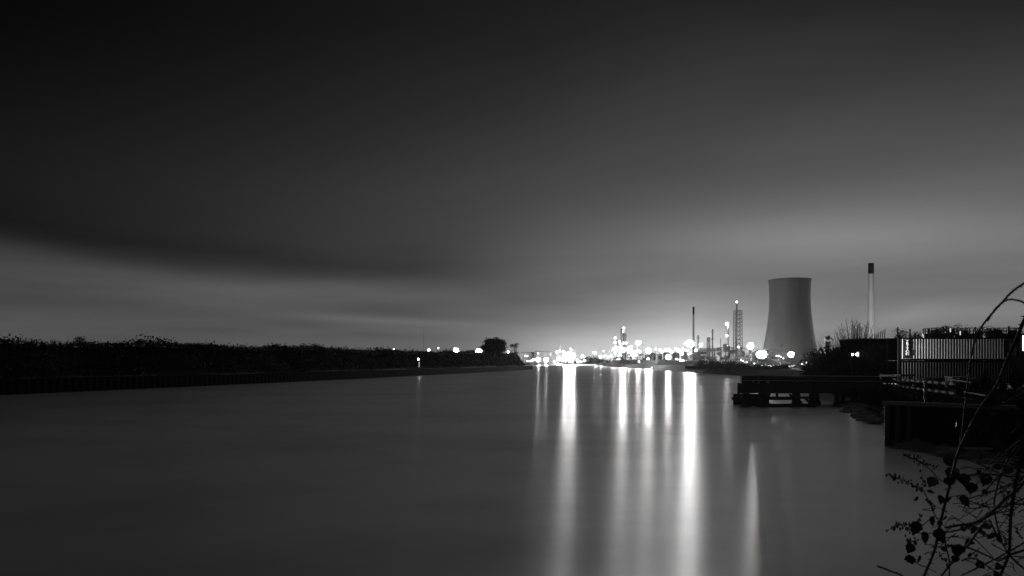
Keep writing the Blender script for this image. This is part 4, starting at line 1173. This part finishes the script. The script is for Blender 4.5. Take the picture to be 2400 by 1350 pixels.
# ------------------------------------------------------------------ bramble in the foreground
random.seed(11)
def leaf_mesh(c0, size, yaw, pitch, roll, asp=.8):
    """ovate toothed leaf with a folded midrib"""
    mb = MB(); n = 7
    L = []; Rr = []; mid = []
    for k in range(n + 1):
        u = k / n
        w = math.sin(math.pi * u ** .75) * .5 * asp + .01
        tooth = random.uniform(.02, .07) if k % 2 else random.uniform(-.05, -.01)
        z = -.25 * (u - .4) ** 2
        mid.append(Vector((0, u, z))); L.append(Vector((-(w + tooth), u, z + .12 * w))); Rr.append(Vector((w + tooth, u, z + .12 * w)))
    rm = Matrix.Rotation(yaw, 3, 'Y') @ Matrix.Rotation(roll, 3, 'Z') @ Matrix.Rotation(R(90) + pitch, 3, 'X')
    vs = [Vector(c0) + (rm @ (q * size)) for q in L + mid + Rr]
    m1 = n + 1
    fs = []
    for k in range(n):
        fs.append((k, k + 1, m1 + k + 1, m1 + k)); fs.append((m1 + k, m1 + k + 1, 2 * m1 + k + 1, 2 * m1 + k))
    return mb.add(vs, fs)
br = thing('bramble', 'leafy bramble with thorny arching canes close in front on the right', 'bramble', (2.2, 2.2, 2.6))
def cane(pts, dd, wpx, name='cane', root_=None, thorn=True):
    n = len(pts)
    ds = dd if hasattr(dd, '__len__') else [dd] * n
    P = [W(x_, y_, q) for (x_, y_), q in zip(pts, ds)]
    # smooth
    S = []
    for k in range(n - 1):
        p0_, p1_, p2_, p3_ = P[max(k - 1, 0)], P[k], P[k + 1], P[min(k + 2, n - 1)]
        for j in range(4):
            t = j / 4
            S.append(.5 * ((2 * p1_) + (p2_ - p0_) * t + (2 * p0_ - 5 * p1_ + 4 * p2_ - p3_) * t * t + (3 * p1_ - p0_ - 3 * p2_ + p3_) * t ** 3))
    S.append(P[-1])
    if root_ is not None: S.append(Vector(root_))
    m_ = len(S)
    dm = sum(ds) / n
    rad = [wpx * dm / F / 2 * (1 - .35 * k / m_) for k in range(m_)]
    mb = MB().tube(S, rad, 7)
    if thorn:
        for k in range(1, m_ - 1):
            for r_ in range(2):
                a = S[k].lerp(S[k + 1], random.random()); d_ = (S[k + 1] - S[k]).normalized()
                s_ = d_.cross(Vector((random.gauss(0, 1), random.gauss(0, 1), random.gauss(0, 1)))).normalized()
                q = rad[k]
                mb.add([a - d_ * q * .8, a + d_ * q * .8, a + s_ * q * 3.0 + d_ * q], [(0, 1, 2)])
                mb.add([a - d_.cross(s_) * q * .6, a + d_.cross(s_) * q * .6, a + s_ * q * 3.0 + d_ * q], [(0, 1, 2)])
    obj(name, mb, M['cane'], br)
    return S
A_ = [(2420, 715), (2400, 752), (2380, 800), (2360, 845), (2335, 905), (2296, 959), (2262, 1025), (2243, 1070), (2225, 1140), (2205, 1220), (2190, 1290), (2165, 1352), (2140, 1420)]
cane(A_, 2.8, 8.5, root_=(1.8, 2.4, 2.6))
cane([(2430, 645), (2400, 664), (2373, 683), (2352, 705), (2323, 737), (2301, 765), (2286, 795), (2274, 850), (2264, 930), (2255, 1010), (2246, 1062)], 2.9, 5.0)
cane([(2420, 722), (2400, 710), (2385, 704), (2365, 702), (2345, 712), (2330, 727), (2321, 742), (2315, 753)], 2.75, 4.0)
cane([(2400, 1020), (2397, 1045), (2391, 1080), (2384, 1117), (2376, 1161), (2371, 1192), (2368, 1220), (2367, 1262), (2363, 1303), (2344, 1350), (2320, 1420)], 2.5, 8.5, root_=(1.8, 2.0, 2.6))
cane([(2430, 1095), (2399, 1130), (2384, 1148), (2358, 1168), (2319, 1205), (2285, 1225), (2246, 1231), (2215, 1237)], 2.6, 8.0)
cane([(2306, 1228), (2285, 1254), (2267, 1280), (2241, 1308), (2207, 1349), (2190, 1380)], 2.65, 6.0)
cane([(2215, 1279), (2233, 1279), (2267, 1283), (2311, 1301), (2340, 1314), (2363, 1303)], 2.55, 5.0)
cane([(2254, 1314), (2277, 1308), (2298, 1316), (2324, 1334), (2345, 1345)], 2.6, 4.0)
cane([(2363, 1301), (2399, 1290), (2430, 1278)], 2.5, 6.0); cane([(2365, 1301), (2384, 1319), (2399, 1332), (2430, 1355)], 2.5, 5.0)
cane([(2319, 1218), (2334, 1249), (2350, 1275), (2363, 1296)], 2.55, 4.0)
cane([(2334, 1249), (2325, 1252), (2315, 1254), (2309, 1252)], 2.55, 2.2)
cane([(2057, 1327), (2083, 1337), (2109, 1347), (2135, 1362)], 2.3, 4.5)
cane([(2212, 1250), (2215, 1272), (2224, 1311), (2225, 1352), (2222, 1400)], 2.6, 3.6)
cane([(2246, 1161), (2272, 1174), (2301, 1184), (2330, 1190)], 2.7, 3.2)
cane([(2270, 1192), (2298, 1190), (2330, 1178)], 2.7, 3.0)
cane([(2235, 1124), (2259, 1117), (2298, 1111), (2337, 1113), (2399, 1119), (2430, 1122)], 2.8, 4.5)
cane([(2420, 1210), (2400, 1232), (2392, 1236)], 2.5, 2.5)
cane([(2325, 1275), (2340, 1284), (2360, 1294)], 2.5, 3)
cane([(2215, 1248), (2255, 1240), (2290, 1222), (2330, 1205), (2365, 1198)], 2.7, 4.0)
cane([(2150, 1138), (2165, 1152), (2178, 1178), (2190, 1205), (2202, 1225)], 2.8, 2.6)
cane([(2120, 1068), (2150, 1080), (2180, 1100), (2200, 1122), (2225, 1135)], 2.9, 2.6)
cane([(2155, 1250), (2180, 1250), (2210, 1246)], 2.6, 2.6)
cane([(2140, 1308), (2152, 1322), (2172, 1330), (2195, 1342)], 2.6, 2.4)
cane([(2345, 1060), (2310, 1100), (2280, 1150), (2255, 1200)], 3.0, 3.0)
cane([(2420, 905), (2390, 925), (2350, 945), (2322, 955)], 3.0, 3.5)
cane([(2352, 868), (2340, 880), (2325, 895), (2308, 912)], 3.0, 3.0)
cane([(2420, 1060), (2395, 1090), (2370, 1100), (2345, 1112), (2310, 1150)], 2.9, 4.5)
cane([(2430, 990), (2390, 1040), (2355, 1090), (2330, 1180), (2345, 1260)], 3.0, 5.0)
for px, py, s_, dd in ((2195, 1128, 40, 2.8), (2226, 1128, 44, 2.75), (2262, 1120, 46, 2.8), (2236, 1172, 38, 2.7), (2206, 1166, 26, 2.8), (2252, 1172, 36, 2.7), (2280, 1140, 38, 2.85), (2150, 1232, 46, 2.6), (2182, 1220, 32, 2.6),
                       (2163, 1256, 44, 2.6), (2196, 1248, 40, 2.65), (2136, 1282, 34, 2.55), (2132, 1310, 40, 2.5), (2154, 1308, 28, 2.55), (2250, 1284, 34, 2.6), (2240, 1308, 26, 2.6), (2216, 1076, 36, 2.9), (2204, 1096, 36, 2.9),
                       (2366, 1100, 28, 2.8), (2216, 1214, 22, 2.7), (2310, 872, 44, 3.0), (2326, 898, 46, 3.0), (2296, 890, 40, 3.05), (2350, 905, 36, 3.0), (2270, 975, 36, 3.0), (2240, 990, 30, 3.05), (2330, 935, 40, 3.0), (2235, 1105, 42, 2.85),
                       (2385, 890, 60, 2.9), (2398, 850, 60, 2.9), (2392, 950, 54, 2.9), (2300, 1060, 40, 3.0), (2340, 1040, 44, 3.0), (2370, 1010, 44, 3.0), (2390, 1090, 40, 2.9), (2318, 1120, 36, 2.95)):
    obj('leaf', leaf_mesh(W(px + random.uniform(-3, 3), py - s_ * .25, dd), s_ * dd / F * random.uniform(.6, .95), random.uniform(2.3, 4.0), random.uniform(-.5, .5), random.uniform(-.9, .9), random.uniform(.65, 1.05)), M['leaf'], br)
for k in range(16):      # further canes tangled along the right edge
    y0 = random.uniform(985, 1340); x0 = 2425; ln = random.uniform(60, 190); sl_ = random.uniform(-.5, .9)
    q_ = [(x0 - ln * u, y0 + ln * u * sl_ + 18 * math.sin(u * 2.4 + k) + 30 * u * u) for u in (0, .25, .5, .75, 1)]
    cane(q_, random.uniform(2.6, 3.1), random.uniform(2.4, 5.2))
for k in range(40):      # small leaves
    px, py = random.choice(((2300, 1190), (2260, 1270), (2330, 1250), (2370, 1180), (2290, 1110), (2350, 1310), (2380, 1060), (2330, 980), (2180, 1200), (2210, 1290)))
    px += random.gauss(0, 26); py += random.gauss(0, 26)
    obj('leaf', leaf_mesh(W(px, py, 2.8), random.uniform(12, 24) * 2.8 / F, random.uniform(1.5, 4.8), random.uniform(-.8, .8), random.uniform(-.9, .9), random.uniform(.5, .9)), M['leaf'], br)
for k in range(110):      # side twigs
    bx, by = random.choice(((2300, 1190), (2260, 1270), (2330, 1250), (2370, 1180), (2290, 1110), (2220, 1250), (2350, 1310), (2380, 1060), (2330, 980), (2380, 1150), (2350, 1230), (2390, 1290), (2240, 1200)))
    bx += random.gauss(0, 28); by += random.gauss(0, 24); an = random.uniform(-.9, .9) + (math.pi if random.random() < .6 else 0); L_ = random.uniform(18, 60)
    q_ = [(bx + L_ * u * math.cos(an) + random.gauss(0, 2), by + L_ * u * math.sin(an) * .7 + 10 * u * u) for u in (0, .35, .7, 1)]
    cane(q_, random.uniform(2.6, 3.1), random.uniform(1.4, 2.6), 'twig')
def buds(path, n, dd, sp, r):
    mb = MB()
    for k in range(n):
        u = k / max(1, n - 1) * (len(path) - 1); i = min(int(u), len(path) - 2); f = u - i
        px = path[i][0] + (path[i + 1][0] - path[i][0]) * f + random.gauss(0, sp); py = path[i][1] + (path[i + 1][1] - path[i][1]) * f + random.gauss(0, sp)
        c0 = W(px, py, dd + random.gauss(0, .02)); rr = r * dd / F * random.uniform(.7, 1.2)
        mb.ball(c0, rr, 6, 4, (.8, .8, 1.35))
        ax = W(path[i][0] + (path[i + 1][0] - path[i][0]) * f, path[i][1] + (path[i + 1][1] - path[i][1]) * f, dd)
        mb.tube([c0, ax], .0011, 3)
    P = [W(x_, y_, dd) for x_, y_ in path]
    mb.tube(P, .0016, 4)
    obj('seed_head', mb, M['cane'], br)
buds([(2083, 1111), (2098, 1118), (2112, 1124), (2128, 1130), (2146, 1142), (2160, 1150)], 34, 2.8, 4.5, 3.0)
buds([(2120, 1066), (2138, 1074), (2156, 1082), (2178, 1090)], 24, 2.9, 5.5, 2.8)
buds([(2088, 1240), (2100, 1228), (2118, 1232), (2132, 1240)], 30, 2.6, 5.5, 3.0)
buds([(2126, 1262), (2136, 1270), (2148, 1266)], 20, 2.6, 4.5, 2.6)
buds([(2152, 1222), (2156, 1212), (2158, 1205)], 9, 2.6, 2.5, 2.8)
buds([(2173, 1170), (2186, 1180), (2192, 1192)], 11, 2.8, 3.5, 2.8)
buds([(2308, 1250), (2314, 1256)], 5, 2.55, 2.5, 2.8); buds([(2284, 1300), (2290, 1306)], 6, 2.6, 2.5, 2.8); buds([(2356, 1266), (2362, 1276)], 7, 2.5, 3, 2.8)
buds([(2245, 1165), (2262, 1176)], 8, 2.7, 4, 2.6); buds([(2300, 1178), (2322, 1196)], 10, 2.7, 5, 2.6); buds([(2262, 1240), (2284, 1230)], 10, 2.65, 5, 2.6); buds([(2345, 1150), (2360, 1180)], 10, 2.6, 5, 2.6); buds([(2380, 1235), (2394, 1260)], 9, 2.5, 4, 2.6); buds([(2200, 1300), (2222, 1322)], 9, 2.6, 5, 2.6)
buds([(2160, 1118), (2172, 1140)], 8, 2.8, 3.5, 2.6)

# ------------------------------------------------------------------ damp night air over the river and the works
HAZE = 0.00002
mb = MB().box(-2500, 2500, -280, 2500, -3.0, 160)
hm = bpy.data.materials.new('night_haze'); hm.use_nodes = True
ht = hm.node_tree
for n in list(ht.nodes): ht.nodes.remove(n)
ho = ht.nodes.new('ShaderNodeOutputMaterial'); pv = ht.nodes.new('ShaderNodeVolumePrincipled')
pv.inputs['Color'].default_value = (.95, .95, .95, 1); pv.inputs['Density'].default_value = HAZE; pv.inputs['Anisotropy'].default_value = .7
ht.links.new(pv.outputs[0], ho.inputs['Volume'])
o = obj('haze', mb, hm); o['kind'] = 'stuff'
